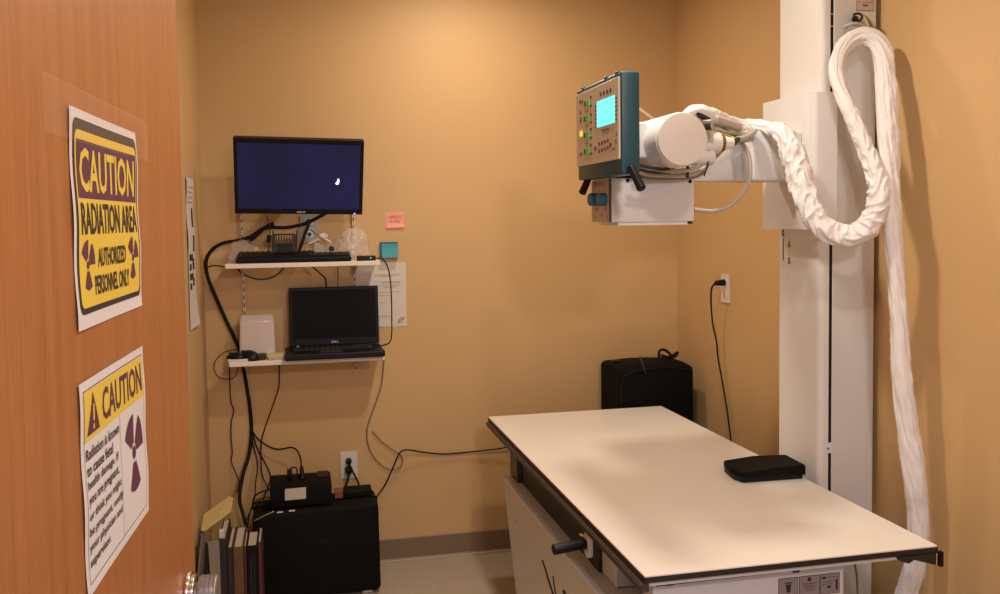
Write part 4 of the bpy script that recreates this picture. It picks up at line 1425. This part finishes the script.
dark += [(595.6, 148.6, 2, 5), (610.6, 145, 2, 5), (580, 102, 1.4, 4), (582.3, 101.6, 1.4, 4), (581, 120, 1.6, 6)]
LL = []
for px_, py_, w_, h_ in dark:
    fq(px_, py_, w_ * .85, h_ * .8, 'small_key', 'keyb', .0008)
LL = []
for px_, py_, w_, h_ in ((580.5, 112.5, 2, 4), (586.5, 111.5, 3, 1.5), (587, 126, 3, 1.5), (587, 143.3, 3, 1.5), (581, 154, 3, 3.5), (605.5, 129.8, 7, 2.4), (606, 132.5, 6, .8), (616.5, 134, 1.4, 5), (616, 142, 1.5, 5), (613.5, 149, 3, 3)):
    c = atx(px_, py_, PX)
    dy = abs(atx(px_ + w_ / 2, py_, PX).y - atx(px_ - w_ / 2, py_, PX).y) / 2
    LL.append(box(B(), (PX - .0004, c.y - dy, c.z - h_ * .00115), (PX + .0003, c.y + dy, c.z + h_ * .00115)))
obj('panel_print', join(LL), 'labelg', pn_)
# two grip handles under the panel
for k, (p0, p1) in enumerate(((at(630.5, 166, 2.052), at(642, 189.5, 2.015)), (at(590.5, 174, 2.365), at(582, 193.5, 2.40)))):
    q0 = V(p0); q1 = V(p1)
    obj('grip_handle', cyl(B(), q0, q1, .0088, .0112 if k == 0 else .0105, 22, bev=.004), 'black', pn_, smooth=40)
obj('panel_support', box(B(), (.80, 2.17, 1.65), (.872, 2.33, 1.74), .004, 1), 'white', st)


# signal cables slung under the tube
def stc(pts, r, m, name='signal_cable'):
    return obj(name, tube(B(), pts, r, seg=8, n=8), m, st, smooth=60)


stc([at(637, 165, 2.15), at(646, 168.5, 2.15), at(660, 171, 2.16), at(680, 171, 2.18), at(695, 168, 2.2), at(706, 161, 2.24), at(718, 149, 2.28), at(730, 142.5, 2.3), at(742, 139.5, 2.34), at(750, 137, 2.40)], .0060, 'greyc')
stc([at(637, 171, 2.2), at(650, 174.5, 2.2), at(672, 175.5, 2.2), at(690, 175, 2.22), at(702, 170, 2.26), at(714, 158, 2.3), at(726, 147, 2.33), at(740, 142, 2.36), at(752, 139, 2.42)], .0065, 'greyc')
stc([at(638, 176, 2.24), at(655, 178, 2.235), at(678, 178, 2.235), at(698, 176, 2.24), at(706, 168, 2.27), at(716, 153, 2.31), at(728, 144, 2.33)], .0045, 'beigec')
stc([at(637, 164.5, 2.13), at(650, 167.5, 2.13), at(664, 169.5, 2.14), at(672, 167.5, 2.16)], .0042, 'dgrey')
stc([at(637, 169, 2.14), at(652, 172.3, 2.15), at(670, 173, 2.17)], .0036, 'dgrey')
stc([at(694.5, 209.3, 2.30), at(702, 210.5, 2.30), at(714, 211, 2.30), at(728, 206.5, 2.30), at(740, 197, 2.30), at(748, 184, 2.31), at(750.3, 168, 2.32), at(747.5, 152, 2.34), at(741, 143, 2.36), at(733, 139, 2.38)], .0058, 'greyc', 'looped_cable')
stc([at(738, 139, 2.235), at(742, 138.5, 2.27), at(748, 136, 2.34), at(755, 131, 2.42)], .0080, 'greyc', 'high_voltage_cable')
stc([at(712, 123, 2.25), at(722, 126, 2.28), at(733, 134.5, 2.33), at(742, 136, 2.38), at(752, 133, 2.43)], .0050, 'greenc', 'high_voltage_cable')
stc([at(713, 119, 2.23), at(725, 122.5, 2.29), at(738, 127, 2.36)], .0135, 'label', 'cable_duct')
stc([at(715, 129, 2.22), at(726, 132, 2.28), at(738, 134, 2.36)], .0045, 'greyc', 'signal_cable')
stc([at(707, 138, 2.2), at(709, 150, 2.2), at(707.5, 165, 2.2), at(704, 176, 2.22)], .0022, 'dgrey')
stc([at(634, 105, 2.35), at(642, 110.5, 2.38), at(651, 117, 2.42), at(658, 122, 2.45)], .0035, 'beige')
obj('cable_band', cyl(B(), at(687.5, 165, 2.18), at(687.5, 177, 2.2), .004, seg=10), 'dgrey', st)
obj('cable_clamp', cyl(B(), at(738, 136, 2.36), at(750, 134, 2.40), .0125, .0125, 20, bev=.003), 'label', st, smooth=40)

# ------------------------------------------------------------------ white fabric sleeve around the cable loom
def sleeve(pts, rad, name, lab, seed=0.0, amp=1.0):
    P = spline(pts, 24)
    L = [0]
    for a, b in zip(P, P[1:]):
        L.append(L[-1] + (b - a).length)

    def rf(s, a, t):
        i = t * (len(rad) - 1)
        k = int(min(i, len(rad) - 2))
        fr = i - k
        r = rad[k] * (1 - fr) + rad[k + 1] * fr
        ca_, sa_ = math.cos(a), math.sin(a)
        wv = .5 + .5 * math.cos(min(PI, max(0, (s - 1.15) / .25) * PI))     # 1 over the bunched first metre, 0 where it hangs free
        q = V((ca_ * 1.3 + seed, sa_ * 1.3, s * 22))
        n1 = noise.noise(q)
        q2 = V((ca_ * 1.2, sa_ * 1.2 + seed, s * 31 + 1.2 * math.sin(a + seed)))
        n2 = 1 - 2 * abs(noise.noise(q2))
        q3 = V((ca_ * 4, sa_ * 4, s * 120))
        fold = (1 - 1.9 * abs(noise.noise(q2))) ** 2
        q4 = V((ca_ * 1.5 + 3, sa_ * 1.5, s * 11 + 1.5 * a))
        long_ = (1 - 2 * abs(noise.noise(q4))) ** 2
        return r * (.94 + amp * (.10 * n1 + wv * .27 * (fold - .35) + (1 - wv) * .17 * (long_ - .5) + .02 * noise.noise(q3)) + .10 * math.cos(2 * a + s * 5))
    bm = B()
    tube(bm, P, 0, seg=56, n=1, rf=rf)
    o = obj(name, bm, 'fabric', smooth=75)
    return tag(o, lab, 'cable sleeve')


pts = [at(702, 118, 2.215), at(709, 117, 2.28), at(716, 119, 2.36), at(726, 121.5, 2.45), at(738, 124, 2.49), at(752, 125.5, 2.48), at(763, 126.5, 2.44), at(773, 129, 2.40), at(783, 135, 2.365), at(791, 149, 2.345), at(797, 168, 2.325),
       at(803, 190, 2.30), at(810, 208, 2.28), at(820, 224, 2.26), at(834, 234, 2.245), at(850, 236, 2.225), at(864, 230, 2.21), at(874, 216, 2.20), at(878.5, 198, 2.20), at(877, 180, 2.215), at(870, 160, 2.24), at(860, 135, 2.27), at(849, 110, 2.30),
       at(840, 88, 2.33), at(836.5, 70, 2.35), at(840, 54, 2.36), at(850, 42, 2.365), at(863, 37, 2.355), at(876, 42, 2.335), at(883.5, 56, 2.31), at(886, 80, 2.285), at(887.5, 110, 2.26), at(889, 150, 2.235), at(890, 190, 2.215), at(892.5, 230, 2.20), at(896.5, 280, 2.19),
       at(899.5, 330, 2.18), at(902, 380, 2.17), at(908, 430, 2.16), at(914.5, 475, 2.15), at(917.5, 515, 2.15), at(917.5, 545, 2.15), at(914, 570, 2.16), at(908, 590, 2.18), at(898, 625, 2.20)]
pts.append(V((1.62, 2.24, .30)))
pts.append(V((1.60, 2.28, .12)))
pts.append(V((1.56, 2.32, .045)))
R_ = [.020, .022, .022, .019, .016, .017, .019, .020, .027, .031, .032, .032, .031, .031, .032, .032, .032, .031, .030, .028, .026, .0245, .024, .024, .024, .0245, .025, .0255, .027, .027, .0275, .028, .028, .028, .027, .0265, .027, .028, .0285, .0285, .028, .028, .028, .029, .029, .03, .03, .03]
sleeve(pts, R_, 'cable_sleeve', 'long white crinkled fabric cable sleeve looping from tube head over column to floor', 2.3, 1.0)
# hood of the sleeve flaring open over the tube head, the cable showing inside
bm = B()
hp0 = [at(686, 114, 2.17), at(693, 112, 2.19), at(700, 113.5, 2.215), at(707, 117, 2.25), at(713, 120, 2.30)]
hr = [.010, .018, .024, .0255, .023]
tube(bm, hp0, 0, seg=28, n=6, rf=lambda s, a, t: hr[min(3, int(t * 4))] * (1 - (t * 4 - min(3, int(t * 4)))) + hr[min(3, int(t * 4)) + 1] * (t * 4 - min(3, int(t * 4))) + .002 * noise.noise(V((math.cos(a) * 2, math.sin(a) * 2, s * 40))))
hood = obj('sleeve_hood', bm, 'fabric', smooth=60)
tag(hood, 'white fabric hood bunched on top of the x-ray tube at the sleeve end', 'cable sleeve')
c = at(704.0, 116.5, 2.152)
bm = B()
n = 24
ring = [bm.verts.new(c + rt * (.0190 * math.cos(2 * PI * k / n)) + up * (.0060 * math.sin(2 * PI * k / n) - .0085 * math.cos(2 * PI * k / n)) - fw * .002 * math.cos(4 * PI * k / n)) for k in range(n)]
ring2 = [bm.verts.new(v.co + V((.012, .03, 0))) for v in ring]
bm.faces.new(ring); bm.faces.new(list(reversed(ring2)))
for k in range(n):
    bm.faces.new((ring[k], ring2[k], ring2[(k + 1) % n], ring[(k + 1) % n]))
obj('opening_shade', bm, 'gap', hood)  # solid near-black disc, the shade inside the hood's mouth put in as colour
# hook and wires holding the loop
hk = thing('cable_hook', at(856, 24, CYa), 'small dark hook with yellow-green wires tied above the white sleeve loop', 'hook')
obj('hook', cyl(B(), at(855, 19, CYa), at(855, 19, CYa - .03), .010, .008, 16, bev=.002), 'black', hk, smooth=40)
obj('hook_ring', tube(B(), [at(853, 15, CYa - .02), at(857, 13.5, CYa - .025), at(861, 14.5, CYa - .028), at(862, 18, CYa - .028), at(858, 22, CYa - .028)], .0035, 8), 'dgrey', hk, smooth=60)
for k in range(4):
    o_ = k * 2.0
    obj('wire', tube(B(), [at(861 + o_, 14 + k, CYa - .012), at(864 + o_, 17 + k, CYa - .03), at(867 + o_, 22 + k, CYa - .035), at(869.5 + o_, 28, CYa - .035)], .0022, 6), ['sticky', 'greenc', 'beigec', 'cream'][k], hk, smooth=60)
obj('tie_cloth', tube(B(), [at(845, 27, CYa - .02), at(850, 24.5, CYa - .035), at(856, 24, CYa - .04), at(863, 26, CYa - .04), at(869, 28, CYa - .04)], .0065, 8), 'greyc', hk, smooth=60)

# small cable loop under the right side of the table
cable('hanging_lead', [at(852, 560, 2.2), at(855, 566, 2.2), at(857, 580, 2.2), at(857, 610, 2.2), at(852, 680, 2.2)], .003, 'beigec', 'thin pale lead hanging under the right side of the table')

# clean helper properties
for o in bpy.data.objects:
    if '_org' in o:
        del o['_org']
